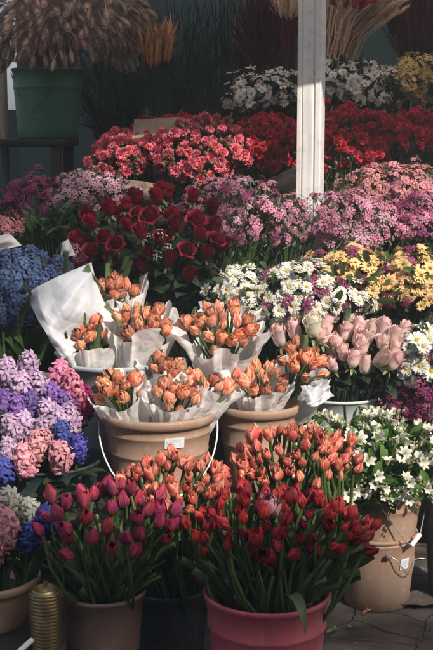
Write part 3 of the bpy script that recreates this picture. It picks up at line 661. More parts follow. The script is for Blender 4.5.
# ---- containers
def pot_profile(h, rt, rb, rim=.012, th=.004, ribs=(), lip=.02):
    """outer wall from bottom centre up over a rolled rim and down inside"""
    def rad(z): return rb + (rt - rb) * z / h
    pr = [(0.0001, 0), (rb * .96, 0), (rb, .006)]
    zs = sorted(set([h * .15, h * .3, h * .5, h * .7] + [z for r_ in ribs for z in (r_ - .008, r_ - .004, r_, r_ + .004)]))
    for z in zs:
        k = .003 if any(abs(z - r_) < .0045 and z <= r_ + .001 and z >= r_ - .0045 for r_ in ribs) else 0
        pr.append((rad(z) + k, z))
    pr += [(rad(h - lip), h - lip), (rad(h - lip) + rim * .7, h - lip + .002), (rt + rim * .9, h - lip * .6), (rt + rim, h - lip * .3), (rt + rim * .9, h - .003), (rt + rim * .5, h), (rt - th, h - .002), (rad(h - lip) - th, h - lip), (rb - th, .012), (0.0001, .012)]
    return pr
def bail(g, rx, drop, fwd, mat, r=.0022, n=24, z0=0.0, ang=0.0):
    """bucket handle hanging against the front: ends at the rim on both sides"""
    path = []
    for i in range(n + 1):
        a = PI * i / n
        x = rx * math.cos(a); s_ = math.sin(a)
        path.append(RZ(ang) @ Vector((x, -fwd * s_ ** .8, z0 - drop * s_)))
    g.tube(path, r, mat, n=7)
    return path

def bucket(name, label, cat, loc, h, rt, rb, mat, ribs=(), rim=.012, lip=.02, handle=None, sticker=None, group=None, fill=True, rotz=0):
    t = thing(name, label, cat, loc, group)
    t.rotation_euler = (0, 0, rotz)
    g = G(); g.lathe(pot_profile(h, rt, rb, rim, .004, ribs, lip), mat, n=64); obj('body', g, t)
    if fill:
        g = G(); g.lathe([(.0001, h * .62), (rb + (rt - rb) * .62 - .005, h * .62)], 'soil', n=32); obj('dark_water', g, t)
    return t

# ================================================================== SETTING
g = G(); g.grid([[Vector((x, y, 0)) for x in (-40, -3, 3, 40)] for y in (-40, 0, 8, 40)], 'ground'); structure('ground', g)

# stepped display stand (weathered dark wood)
BL, BR = .42, .39
st = thing('display_stand', 'dark stepped wooden stand carrying the tiers of flower pots', 'stand', (0, 3.15, 0))
o_ = Vector((0, 3.15, 0))
def slab(nm, x0, x1, y0, y1, z, th=.03, mat='wood', par=st):
    g = G(); k = max(1, round((y1 - y0) / .12)); w_ = (y1 - y0) / k
    for i in range(k): g.box((x0, y0 + i * w_ + .002 - o_.y, z - th), (x1, y0 + (i + 1) * w_ - .002 - o_.y, z), mat, .003)
    obj(nm, g, par)
slab('shelf', -1.4, .24, 3.15, 3.80, BL); slab('shelf', .25, 1.5, 3.735, 4.00, BR)
slab('shelf', -1.4, 1.5, 3.82, 4.16, .62) if False else None
slab('shelf', -1.4, .24, 3.82, 4.16, .64); slab('shelf', .25, 1.5, 4.02, 4.16, .50)
slab('shelf', -1.5, 1.6, 4.18, 4.56, .90); slab('shelf', -.42, 1.8, 4.60, 5.25, 1.12)
for x in (-1.35, -.4, .2): 
    for y, z in ((3.19, BL), (3.76, BL), (4.1, .64)):
        g = G(); g.box((x - .02, y - .02 - o_.y, 0), (x + .02, y + .02 - o_.y, z - .031), 'wood', .003); obj('leg', g, st)
for x in (-1.4, -.3, .6, 1.5):
    for y, z in ((4.25, .90), (4.5, .90), (4.7, 1.12 if x > -.42 else .9), (5.2, 1.12 if x > -.42 else .9)):
        if y > 4.6 and x < -.42: continue
        g = G(); g.box((x - .02, y - .02 - o_.y, 0), (x + .02, y + .02 - o_.y, z - .031), 'wood', .003); obj('leg', g, st)
for x in (.29, 1.4):
    for y, z in ((3.79, BR), (4.1, .50)):
        g = G(); g.box((x - .02, y - .015 - o_.y, 0), (x + .02, y + .015 - o_.y, z - .031), 'wood', .003); obj('leg', g, st)
g = G(); g.box((-1.4, 3.81 - o_.y, .0), (.24, 3.818 - o_.y, .60), 'wood', .002); obj('riser_board', g, st)
g = G(); g.box((-1.5, 4.165 - o_.y, .0), (1.6, 4.175 - o_.y, .86), 'wood', .002); obj('riser_board', g, st)

# side shelf for the green bucket
zs = W(50, 139, 4.8).z
sh = thing('side_shelf', 'dark narrow shelf under the green bucket', 'shelf', (-.95, 4.8, 0))
g = G(); g.box((-.65, -.22, zs - .028), (.38, .24, zs), 'wood', .004); obj('shelf_board', g, sh)
for x in (-.6, .34):
    for y in (-.19, .2):
        g = G(); g.box((x - .02, y - .02, 0), (x + .02, y + .02, zs - .029), 'wood', .003); obj('leg', g, sh)

# dark tarpaulin hung behind the stall
g = G(); rows = []
for i in range(14):
    z = 3.2 * i / 13; rows.append([Vector((x, 6.1 + .05 * math.sin(x * 9 + .4 * math.sin(z * 3)) + .04 * noise.noise(Vector((x * 2, z, 1))), z)) for x in [W(18, 95, 6.1).x + (3 - W(18, 95, 6.1).x) * k / 120 for k in range(121)]])
g.grid(rows, 'wall'); tag(obj('tarpaulin', g), 'dark teal tarpaulin hanging behind the whole flower stall', 'tarpaulin')

# awning overhead (out of frame; shades the back of the stall)
aw = thing('awning', 'grey canvas awning stretched over the back of the stall', 'awning', (0, 4.6, 2.3))
AW_Y = 3.42
g = G(); rows = []
for i in range(10):
    t = i / 9; rows.append([Vector((x, (AW_Y + (5.75 - AW_Y) * t) - 4.6, .02 * math.sin(x * 5) + .30 * t)) for x in [-2.6 + 5.6 * k / 40 for k in range(41)]])
g.grid(rows, 'awning'); obj('canvas', g, aw)
g = G(); g.tube([(-2.6, AW_Y - 4.6, -.02), (3.0, AW_Y - 4.6, -.02)], .02, 'pole', n=8); obj('front_rail', g, aw)

# white post of the stall
pb = W(311, 205, 4.12); px_ = pb.x
t = thing('support_post', 'white painted metal post standing in the middle of the flower tiers', 'post', (px_, 4.165, 0))
t.rotation_euler = (0, 0, R(-14))
g = G(); hw = .040; dp = .045
prof = [(-hw, -dp), (-hw + .012, -dp), (-hw + .014, -dp + .004), (-hw + .018, -dp + .004), (-hw + .020, -dp), (.012, -dp), (.014, -dp + .005), (.020, -dp + .005), (.022, -dp), (hw - .003, -dp), (hw, -dp + .003), (hw, dp), (-hw, dp)]
rows = [[Vector((x, y, z)) for x, y in prof] for z in (0.0, 1.2, 2.28)]
g.grid(rows, 'pole', close=True); me_ = g.mesh('post_body', smooth=False); obj('post_body', me_, t)
zb = W(319, 195, 4.12).z
g = G(); g.tube([(.027, -dp - .001, zb), (.027, -dp + .004, zb)], .0075, 'hole', n=12); g.tube([(.027, -dp - .005, zb), (.027, -dp, zb)], .0045, 'hole', n=6); obj('bolt', g, t)

# ================================================================== BACK ROW
# green bucket with bunny tail grass
gb = W(50, 139, 4.8)
gbk = bucket('bucket', 'green plastic bucket full of drooping dried grass', 'bucket', (gb.x - .005, 4.8, zs), .272, .137, .118, 'green', ribs=(.2,), rim=.004, lip=.012)
g = G(); pts_ = [Vector((-.06, -.128, .10)), Vector((.02, -.142, .19)), Vector((.055, -.132, .235))]; g.tube([(-.143, 0, .255), (-.1, -.1, .17), (-.055, -.132, .085), (0, -.138, .15), (.05, -.134, .24)], .002, 'green', n=6); obj('handle', g, gbk)
def tails():
    rg = random.Random(3); base = Vector((gb.x, 4.8, zs + .03))
    pts, C, rad = dome(66, 20, 74, 50, 4.78, 430, rg, .30, .16, -.75, .3)
    root = thing('dried_grass_bunch', 'big drooping bunch of mauve-brown fluffy dried grass heads in the green bucket', 'dried flowers', base)
    g = G(); stf = G(); pts.sort(key=lambda q: q[0].y)
    for i, (p, n_) in enumerate(pts):
        top = Vector((gb.x, 4.8, zs + .27)); k = Vector((rg.uniform(-.09, .09), rg.uniform(-.09, .09), 0))
        g.tube([base + k * .6, top + k, top.lerp(p, .6) + Vector((0, 0, .08)), p], .0011, 'tail_core', n=3, caps=False)
        dd = (n_ * .8 + Vector((0, -.1, -.75 if n_.z < .8 else .1)) + Vector((rg.uniform(-.5, .5), rg.uniform(-.5, .5), rg.uniform(-.3, .3)))).normalized()
        q = quat(dd, rg.random() * 6); s_ = rg.uniform(.8, 1.25)
        if i < 100: obj('seed_head', P['tail'][i % 3], root, p - base, q, s_)
        else: stf.add(TAILG[i % 3], TR(p - base) @ q.to_matrix().to_4x4() @ Matrix.Scale(s_, 4))
    g.v = [(v[0] - base.x, v[1] - base.y, v[2] - base.z) for v in g.v]
    obj('stalks', g, root)
    o = obj('seed_head_mass', stf, root); o['kind'] = 'stuff'
tails()

def fan(name, label, cat, foot, tips, n, d, mat, tip_mat=None, seed=1, r=.0016, ear=.05, er=.005, dd=.12, curve=.04, group=None, foot_spread=.04, part='stalk', bz=None, d_foot=None, cap_=70):
    """a sheaf of dried stalks: foot point px, tips box px (cx,cy,rx,ry)"""
    rg = random.Random(seed); f = W(*foot, d_foot or d)
    root = thing(name, label, cat, f, group); rest = G()
    for i in range(n):
        cx, cy, rx, ry = tips; a = rg.random() * 6.28; q = math.sqrt(rg.random())
        tp = W(cx + rx * q * math.cos(a), cy + ry * q * math.sin(a), d + rg.uniform(-dd, dd)) - f
        b = Vector((rg.uniform(-1, 1), rg.uniform(-1, 1), 0)) * foot_spread
        side = Vector((tp.x, tp.y, 0)); mid = b.lerp(tp, .55) - side * curve * 2 + Vector((0, 0, curve))
        g = G(); path = [b, b.lerp(mid, .6), mid, mid.lerp(tp, .6), tp]; g.tube(path, [r, r, r, r * .9, r * .7], mat, n=4)
        if tip_mat:
            v = (tp - mid).normalized(); T = TR(tp - v * ear * .3) @ frame(v)
            g.tube([T @ Vector((0, 0, z)) for z in (0, ear * .2, ear * .6, ear)], [r, er, er * .8, er * .1], tip_mat, n=5)
            for k in range(9):
                t_ = k / 9; p = T @ Vector((0, 0, ear * t_)); dv = (T.to_3x3() @ Vector((math.cos(k * 2.4), math.sin(k * 2.4), 1.4))).normalized() * ear * .5
                sd = (T.to_3x3() @ Vector((-math.sin(k * 2.4), math.cos(k * 2.4), 0))) * er * .35
                g.grid([[p - sd, p + sd], [p + dv - sd * .1, p + dv + sd * .1]], tip_mat)
        if i < cap_: obj(part, g, root)
        else: rest.add(g, Matrix())
    if rest.v: o = obj('stalk_mass', rest, root); o['kind'] = 'stuff'
    return root
fan('dried_spike_bunch', 'small rust orange tuft of dried spikes standing out of the dark grasses', 'dried flowers', (154, 150), (156, 50, 15, 10), 34, 4.66, 'straw_dark', 'rust', 4, ear=.12, er=.010, dd=.04, foot_spread=.02)
DG = 'dark dried grasses behind the flowers'
for i, (fx, cx, cy, rx, ry, lab) in enumerate(((125, 125, 60, 45, 40, 'dark dried grass bunch just right of the green bucket'), (180, 185, 45, 40, 40, 'dark dried grass bunch behind the rust orange tuft'), (225, 225, 40, 40, 40, 'tall dark dried grass bunch above the pale daisies'), (200, 195, 90, 60, 30, 'low dark dried grass bunch behind the coral carnations'), (110, 105, 100, 40, 30, 'low dark dried grass bunch beside the shelf edge'))):
    fan('dark_grass_bunch', lab, 'dried grass', (fx, 160), (cx, cy, rx, ry), 130, 5.2 if i < 3 else 5.0, 'straw_dark', 'straw_dark', 20 + i, r=.0015, ear=.08, er=.003, foot_spread=.05, group=DG)
fan('red_wheat_bunch', 'wide fan of tan dried straw leaning right of the white post', 'dried flowers', (328, 105), (362, 6, 42, 15), 150, 4.95, 'straw', 'straw', 6, r=.0030, ear=.06, er=.006, foot_spread=.05, dd=.1, curve=.06)
fan('red_wheat_bunch', 'short red dyed straw bunch at the top right beside the white post', 'dried flowers', (334, 60), (352, -2, 24, 9), 60, 4.86, 'straw', 'straw_red', 16, r=.0028, ear=.07, er=.007, foot_spread=.03)
fan('red_wheat_bunch', 'slim dark-stalked tan-eared dried bunch left of the white post', 'dried flowers', (288, 110), (286, 6, 12, 10), 44, 5.0, 'straw_wine', 'straw', 7, r=.003, ear=.11, er=.009, foot_spread=.03)
fan('wine_grass_bunch', 'wine red feathery dried grass beside the left of the post', 'dried grass', (275, 120), (268, 45, 26, 40), 110, 5.2, 'straw_wine', 'straw_wine', 8, ear=.14, er=.009)
fan('wine_grass_bunch', 'wine red feathery dried grass in the top right corner', 'dried grass', (410, 110), (415, 30, 26, 35), 120, 5.25, 'straw_wine', 'straw_wine', 9, ear=.14, er=.009)

# dark boards added to keep the left gap dark, and the timber post
lp = W(0, 108, 6.3)
fe = thing('dark_boards', 'low dark blue boards added to keep the left gap behind the green bucket dark', 'dark_backing', (-1.6, 6.3, 0))
for k in range(6):
    g = G(); g.box((-1.0 + .28 * k, 0, 0), (-.724 + .28 * k, .02, lp.z - .01 * (k % 2)), 'dark_backing', .003); obj('board', g, fe)
tag(obj('timber_post', (lambda g: (g.box((W(0, 90, 4.95).x, 4.93, 0), (W(7, 90, 4.95).x, 4.965, W(0, 40, 4.95).z), 'wood_pale', .004), g)[1])(G())), 'weathered pale wooden post at the far left edge', 'post')

# daisies at the back
bz = 1.13
bunch('daisy_bunch', 'pale mauve-white daisy bunch in shade left of the white post', 'flower bunch', (264, 97, 38, 25), 4.75, [('daisy_mauve', 140, .78)], bz, 'daisy bunches in the back row', 31, 'leaf_dark', 120, rough=.32)
bunch('daisy_bunch', 'white daisy bunch over dark stems right of the white post', 'flower bunch', (352, 88, 45, 26), 4.72, [('daisy_mauve', 190, .80)], bz, 'daisy bunches in the back row', 32, 'leaf_dark', 160, zmin=-.5, rough=.32)
bunch('daisy_bunch', 'golden yellow daisy bunch in shade at the right edge of the back row', 'flower bunch', (418, 88, 30, 30), 4.75, [('daisy_gold', 95, .95)], bz, 'daisy bunches in the back row', 33, 'leaf_dark', 120, rough=.24)

# carnations
CG = 'carnation bunches on the upper tier'
cz = .91
def carn(label, box, d, key, budk, n, seed, nb=16, **k):
    return bunch('carnation_bunch', label, 'flower bunch', box, d, [(key, int(n * 1.5), .82), (budk, int(nb * 1.8), .95)], cz, CG, seed, 'leaf_pale', 110, ll=.045, lw=.005, size=(.75, 1.15), **k)
cb1 = carn('coral red carnation bunch at the left end of the upper tier', (130, 160, 34, 24), 4.42, 'carn_pink', 'bud_pink', 68, 41)
cb2 = carn('large sunlit coral red carnation bunch below the kraft paper', (202, 160, 50, 33), 4.38, 'carn_pink', 'bud_pink', 92, 42, 26)
carn('dark coral red carnation bunch peeking over the kraft paper', (180, 132, 42, 12), 4.60, 'carn_red', 'bud_red', 50, 43)
cb3 = carn('deep red carnation bunch in kraft paper left of the white post', (264, 150, 42, 29), 4.45, 'carn_red', 'bud_red', 86, 44, 26)
carn('deep red carnation bunch just right of the white post', (338, 147, 44, 34), 4.48, 'carn_red', 'bud_red', 96, 45)
carn('deep red carnation bunch in the middle right of the upper tier', (388, 138, 36, 20), 4.52, 'carn_red', 'bud_red', 72, 46)
carn('deep red carnation bunch cut off by the right edge', (428, 132, 24, 18), 4.56, 'carn_red', 'bud_red', 48, 47)
# kraft papers
def crumple(p, k, f, sd): return p + Vector((noise.noise(p * f + Vector((sd, 0, 0))), noise.noise(p * f + Vector((0, sd, 5))), noise.noise(p * f + Vector((9, 0, sd))))) * k
def crease(p, k, f, sd):
    a = abs(noise.noise(p * f + Vector((sd, 1, 0)))) + .5 * abs(noise.noise(p * f * 2.1 + Vector((2, sd, 0)))) + .25 * abs(noise.noise(p * f * 4.3 + Vector((2, sd, 7))))
    return a * k
def sheet(corners, d4, mat, nu=16, nv=14, k=.012, f=14, sd=1.0, origin=Vector((0, 0, 0)), bulge=.03, fine=.004):
    """crumpled sheet through four px corners (tl,tr,br,bl) at four distances"""
    P4 = [W(c[0], c[1], dd) for c, dd in zip(corners, d4)]; g = G(); rows = []; rq = random.Random(sd); lines = []
    for q in range(13):
        an = rq.random() * PI; u0, t0 = rq.random(), rq.random(); lines.append((math.cos(an), math.sin(an), math.cos(an) * u0 + math.sin(an) * t0, rq.uniform(-.6, 1) * k * .7, rq.uniform(.06, .28)))
    for i in range(nv + 1):
        t = i / nv; row = []
        for j in range(nu + 1):
            u = j / nu; p = P4[0].lerp(P4[1], u).lerp(P4[3].lerp(P4[2], u), t)
            p = p + Vector((0, -bulge * math.sin(PI * u) * math.sin(PI * min(1, t * 1.2)), 0))
            p = crumple(p, k * .8, f * .5, sd) + Vector((.25, -1, .3)) * (crease(p, k * .8, f * .6, sd) + crease(p, fine * .6, 40, sd + 3))
            for (a_, b_, c_, am, w_) in lines:             # straight creases
                p = p + Vector((.2, -1, .25)) * am * max(0, 1 - abs(a_ * u + b_ * t - c_) / w_)
            row.append(p - origin)
        rows.append(row)
    g.grid(rows, mat); return g
obj('kraft_wrap', sheet([(134, 118), (191, 120), (192, 152), (130, 150)], [4.46, 4.44, 4.33, 4.35], 'kraft', origin=cb2.location, sd=2, bulge=.02), cb2)
obj('kraft_wrap', sheet([(105, 178), (172, 186), (165, 214), (118, 210)], [4.34, 4.30, 4.36, 4.38], 'kraft', origin=cb1.location, sd=4), cb1)
obj('kraft_wrap', sheet([(258, 183), (299, 165), (300, 200), (268, 205)], [4.36, 4.32, 4.36, 4.40], 'kraft', origin=cb3.location, sd=5, bulge=.04), cb3)

# ================================================================== MIDDLE TIER
WG = 'small pink flower sprays across the middle tier'
mz = .65
def wax(label, box, d, spec, seed, bz_=mz, leaf='leaf_pale', nl=380, **k):
    spec = [(k_, int(c_ * 1.4), s_ * .86) for k_, c_, s_ in spec]
    return bunch('flower_spray', label, 'flower bunch', box, d, spec, bz_, WG, seed, leaf, nl, ll=.034, lw=.0036, part='flower_cluster', size=(.6, 1.25), rough=.30, **k)
wax('magenta flower spray at the far left above the blue hyacinths', (38, 205, 36, 27), 4.2, [('wax_mag', 90, 1.05)], 51, .91, 'leaf_dark')
wax('pale pink flower spray left of the carnations behind the roses', (93, 196, 40, 22), 4.15, [('wax_pale', 80, 1.0)], 52, .91, 'leaf_dark')
w1 = wax('broad pink flower spray at the centre of the tier below the carnations', (232, 219, 56, 36), 4.0, [('wax_pink', 60, 1.0), ('wax_mag', 22, .9), ('wax_pale', 16, .9)], 53)
wax('grey-green pink flower spray touching the foot of the white post', (285, 222, 28, 25), 4.02, [('wax_pink', 40, .8)], 54, nl=420)
wax('pink flower spray just right of the white post', (350, 224, 38, 31), 4.0, [('wax_pink', 70, 1.0), ('wax_pale', 15, 1.0)], 55)
wax('small pink flower spray with green leaves above the yellow daisies', (358, 240, 22, 15), 3.95, [('wax_pale', 36, .95)], 56)
wax('dusty pink budded flower spray at the upper right', (392, 188, 42, 22), 4.18, [('wax_dusty', 90, 1.1)], 57, .91)
wax('magenta pink flower spray along the right edge', (410, 222, 36, 26), 4.08, [('wax_mag', 60, 1.0), ('wax_pink', 30, 1.0)], 58)

# red roses
RB = W(155, 330, 3.9)
rosebox = [((153, 245, 68, 43), 50)]
stems('rose', 'dark red rose standing in the middle of the tiers', 'rose', rosebox, 3.88, 0, (RB.x, 3.97, .66), .07, ['rose_red'], 'dark red roses behind the wrapped tulips', 61, 'stem_rose', 'rleaf', (.78, 1.08), (4, 6), depth=.19, cam_=.4, jit=.35, zmin=-.7)
gp = W(155, 243, 3.72)
gy = thing('gypsophila_sprig', 'sprig of tiny white flowers among the red roses', 'flower', (gp.x, 3.95, .67))
g = G()
rg = random.Random(5); hb = gy.location
for k in range(14):
    p = gp + Vector((rg.uniform(-.05, .05), rg.uniform(-.03, .03), rg.uniform(-.05, .04))) - hb
    g.tube([Vector((0, 0, 0)), (gp - hb) * .6, p], .0009, 'stem', n=3); obj('flower_cluster', P['gyp'][0], gy, p, quat((rg.uniform(-.5, .5), -.6, 1)), rg.uniform(.5, .8))
obj('stems', g, gy)

# blue hyacinths, left
HG = 'slate blue hyacinths in the dark crate'
def hyacinths(items, d, base, label_fn, group_fn, seed, spread=.1, leaves=(2, 3), lean=.25, hs=.18, lw_=(.16, .24)):
    rg = random.Random(seed)
    for (px, py, key, s_, dd) in items:
        p = W(px, py, d + dd); b = Vector((base[0] + (p.x - base[0]) * .75, base[1] + (p.y - base[1]) * .7, base[2]))
        axis = Vector(((p.x - base[0]) * lean * 2 + rg.uniform(-.2, .2), -.45 + rg.uniform(-.2, .2), 1)).normalized()
        foot = p - axis * .05 * s_
        t = thing('hyacinth', label_fn(key), 'hyacinth', b, group_fn(key))
        obj('blossom', P[key][rg.randrange(3)], t, foot - b, quat(axis, rg.random() * 6), s_)
        g = G(); f = foot - b; g.tube([(0, 0, 0), f * .5 + Vector((0, .01, .02)), f + axis * .01], .005, 'stem', n=6); obj('stem', g, t)
        for k in range(rg.randint(*leaves)):
            a = rg.random() * 6.28
            obj('leaf', P['hleaf'][rg.randrange(3)], t, (.01 * math.cos(a), .01 * math.sin(a), 0), Quaternion((0, 0, 1), a), f.length * rg.uniform(.75, 1.15))
crate = thing('crate', 'dark plastic crate under the slate blue hyacinths at the left', 'crate', (W(18, 330, 3.85).x, 3.58, BL))
g = G(); 
g.box((-.22, -.12, 0), (.17, -.105, .34), 'darkpot', .004); g.box((-.22, .105, 0), (.17, .12, .34), 'darkpot', .004); g.box((-.22, -.104, 0), (-.206, .104, .34), 'darkpot', .004); g.box((.156, -.104, 0), (.17, .104, .34), 'darkpot', .004); g.box((-.205, -.103, 0), (.155, .103, .012), 'darkpot')
for z in (.10, .20, .29): g.box((-.225, -.126, z), (.175, -.1205, z + .014), 'darkpot', .002)
obj('body', g, crate)
rg = random.Random(77); it = []
for r_ in range(5):
    for c_ in range(7):
        x = -8 + 13 * c_ + rg.uniform(-3, 3) + (6 if r_ % 2 else 0); y = 258 + 13 * r_ + rg.uniform(-3, 3) + .012 * (x - 30) ** 2 * (1 if r_ < 2 else .3)
        if x > 78 - r_ * 4: continue
        it.append((x, y, 'hy_slate', rg.uniform(.75, .95), (2 - r_) * .03))
hyacinths(it, 3.58, (crate.location.x, 3.58, BL + .05), lambda k: 'slate blue hyacinth crowded in the dark crate at the left', lambda k: HG, 78, leaves=(1, 2))

# odd pieces at the far left behind the blue hyacinths
tag(obj('paper_cone', sheet([(-12, 240), (8, 233), (22, 246), (-10, 252)], [3.75, 3.72, 3.7, 3.7], 'paper', sd=11, k=.008)), 'small white paper sheet sticking up behind the blue hyacinths', 'paper')
tag(obj('paper_cone', sheet([(62, 243), (68, 240), (76, 256), (60, 258)], [3.8, 3.8, 3.75, 3.75], 'paper_blue', sd=12, k=.006, nu=8, nv=8)), 'pointed blue-grey paper tip behind the blue hyacinths', 'paper')
wax('dusty pink flower spray behind the blue hyacinths', (78, 258, 16, 13), 3.82, [('wax_pink', 26, .8)], 59, .64, 'leaf_dark', 60)
wax('muted pink flower spray at the left edge behind the white paper sheet', (6, 228, 18, 10), 3.95, [('wax_dusty', 26, .9)], 60, .64, 'leaf_dark', 80)
rg = random.Random(9)
lt = thing('leafy_plant', 'green leafy plant under the magenta flower spray', 'plant', (W(60, 300, 3.98).x, 3.99, .645))
g = G()
for k in range(90):
    p = W(62 + rg.uniform(-34, 34), 232 + rg.uniform(-16, 16), 3.98 + rg.uniform(-.06, .06)) - lt.location
    g.petal(TR(p) @ frame((rg.uniform(-.6, .6), rg.uniform(-.9, .2), rg.uniform(.2, 1)), rg.random() * 6), rg.uniform(.05, .09), rg.uniform(.006, .012), 80, 40, 'leaf', nu=1, nv=4, rg=rg)
    if k % 3 == 0: g.tube([Vector((p.x * .15, p.y * .15, 0)), p * .6, p], .0018, 'stem', n=4, caps=False)
obj('foliage', g, lt)

# front daisies
DGp = 'daisy bunches in the middle of the stall'
cw = {'daisy_white': 'centre_y', 'daisy_yellow': 'centre_d'}
bunch('daisy_bunch', 'big white daisy bunch with magenta sprigs in the centre of the stall', 'flower bunch', (298, 300, 66, 36), 3.76, [('daisy_white', 135, .84), ('wax_mag', 30, .9)], BR + .01, DGp, 71, 'leaf', 160, centre=cw, base_xy=(W(295, 300, 3.68).x, 3.94), up=.3, cam_=.3, jit=.6, rough=.26)
bunch('daisy_bunch', 'shaded white daisy bunch at the left of the big daisies', 'flower bunch', (238, 290, 26, 22), 3.72, [('daisy_white', 64, .74)], .43, DGp, 72, 'leaf', 90, centre=cw, base_xy=(.05, 3.74))
bunch('daisy_bunch', 'pale yellow daisy bunch below the post and pink sprays', 'flower bunch', (346, 282, 40, 34), 3.85, [('daisy_yellow', 100, .92), ('wax_mag', 14, .9)], .505, DGp, 73, 'leaf', 130, centre=cw, base_xy=(W(350, 300, 3.85).x, 4.06))
bunch('daisy_bunch', 'pale yellow daisy bunch with magenta sprigs at the right edge', 'flower bunch', (406, 282, 40, 32), 3.85, [('daisy_yellow', 95, .92), ('wax_mag', 26, .95)], .505, DGp, 74, 'leaf', 130, centre=cw, base_xy=(W(402, 300, 3.85).x, 4.08))
bunch('daisy_bunch', 'large-petalled white daisy bunch right of the pink roses', 'flower bunch', (420, 364, 28, 38), 3.70, [('daisy_white', 54, 1.15), ('wax_mag', 24, 1.1)], .355, DGp, 75, 'leaf_dark', 150, centre=cw, base_xy=(W(425, 360, 3.8).x, 3.90))
wax('magenta flower spray between the two white daisy bunches', (404, 402, 34, 22), 3.74, [('wax_mag', 60, 1.1)], 76, .355, 'leaf_dark', 160, base_xy=(W(380, 380, 3.7).x + .03, 3.84))

# pink roses in enamel bucket
eb = W(340, 397, 3.76)
en = bucket('bucket', 'pale enamel bucket holding the pink roses', 'bucket', (eb.x, 3.765, BR), W(340, 393, 3.765).z - BR, .128, .085, 'enamel', rim=.006, lip=.012)
stems('rose', 'pale pink rose standing in the enamel bucket', 'rose', [((304, 338, 30, 12), 9), ((366, 360, 40, 26), 28)], 3.69, 0, (eb.x, 3.765, BR + .03), .05, ['rose_pink'], 'pale pink roses in the enamel bucket', 81, 'stem_rose', 'rleaf', (.95, 1.2), (1, 2), depth=.08, cam_=.0, jit=.4, zmin=-.45)
cr = W(313, 338, 3.60); v_ = cr - Vector((eb.x, 3.765, BR + .05))
t = thing('rose', 'cream white rose among the pale pink roses', 'rose', (eb.x, 3.765, BR + .05), None, quat(v_))
obj('stem', P['stem_rose'][0], t, scale=(1, 1, v_.length)); obj('blossom', P['rose_cream'][0], t, (0, 0, v_.length), quat(v_).inverted() @ quat((-.1, -.3, 1)), 1.3)

# ================================================================== WRAPPED TULIPS
def wrap_g(axis, H, r0, R1, seed, mat='paper', points=6, front=.78, sharp=.12, nu=110, nv=22, flare=.62):
    """tissue paper cone round a bouquet, axis in local space, frilled and creased lip; lower towards the camera"""
    rg = random.Random(seed); T = frame(axis); g = G(); rows = []; ph = rg.random() * 6; sd = rg.random() * 30
    f = T.inverted().to_3x3() @ Vector((0, -1, -.3)); fa = math.atan2(f.y, f.x)
    for i in range(nv + 1):
        t = i / nv; row = []
        for j in range(nu):
            a = 2 * PI * j / nu; ca, sa = math.cos(a), math.sin(a)
            w1 = noise.noise(Vector((ca * 1.3 + sd, sa * 1.3, 2))) ; w2 = noise.noise(Vector((ca * 3.1, sa * 3.1 + sd, 4))); w3 = noise.noise(Vector((ca * 6.5, sa * 6.5 + sd, 9)))
            fr = .5 + .5 * math.cos(a - fa)
            top = H * (1 - (1 - front) * fr ** 1.5) * (1 + .16 * w1 + .09 * w2 + .03 * w3)
            z = top * t * .97; lip = max(0, (t - .62) / .38)
            rr = r0 + (R1 * .92 - r0) * (t ** 1.15) + R1 * flare * (lip ** 1.3) * (.18 + .75 * w2 + .30 * w3 + .25 * w1)
            a2 = a + lip * .25 * w3
            p = Vector((rr * math.cos(a2), rr * math.sin(a2), z - .25 * R1 * lip ** 2 * max(0, w2 + .2)))
            n_ = Vector((math.cos(a), math.sin(a), .2)); p += n_ * (crease(p, .012 * (.25 + .75 * t), 17, sd) + crease(p, .004, 48, sd) - .006)
            row.append(T @ p)
        rows.append(row)
    g.grid(rows, mat, close=True)
    return g
BQ = 'orange tulip bouquets in white paper'
def bouquet(label, px, py, d, base, n=9, Rh=.065, keys=('orange', 'orange_closed'), seed=1, mat='paper', R1=None, front=.78, Hk=1.05, size=(.8, 1.08), tilt=None, points=6, spread=1.08, extra_leaf=4):
    """a wrapped bouquet: its heads gathered around image point (px,py), foot at base"""
    rg = random.Random(seed); c = W(px, py, d); base = Vector(base); ax = (c - base); H = ax.length; axn = ax.normalized()
    root = thing('tulip_bouquet', label, 'bouquet', base, BQ)
    T = frame(axn); st_ = G()
    up = (axn + Vector((0, -.45, .25))).normalized(); TU = frame(up, rg.random() * 6)
    for k in range(n):
        r = Rh * math.sqrt((k + .2) / n) * spread; a = k * 2.39996
        p = ax + TU @ Vector((r * math.cos(a), r * math.sin(a), .25 * Rh * (1 - (r / Rh) ** 2) + rg.uniform(-.018, .018)))
        hd = (up + (TU.to_3x3() @ Vector((math.cos(a), math.sin(a), 0))) * .55 * r / Rh + Vector((rg.uniform(-.4, .4), rg.uniform(-.4, .4), rg.uniform(-.25, .25)))).normalized()
        key = keys[rg.randrange(len(keys))]; s_ = rg.uniform(*size)
        obj('blossom', P[key][rg.randrange(len(P[key]))], root, p - hd * .03, quat(hd, rg.random() * 6), s_)
        st_.tube([axn * .02 + Vector((rg.uniform(-.01, .01), rg.uniform(-.01, .01), 0)), ax * .6, p - hd * .028], .003, 'stem', n=5)
    obj('stems', st_, root)
    obj('paper_wrap', wrap_g(axn, H * Hk, .02, (R1 or Rh * 1.38), seed + 3, mat, points, front), root)
    for k in range(extra_leaf):
        a = rg.random() * 6.28
        obj('leaf', P['tleaf'][rg.randrange(4)], root, ax * .55, quat((axn + Vector((math.cos(a), math.sin(a), 0)) * .2).normalized(), rg.random() * 6), H * rg.uniform(.5, .66))
    return root

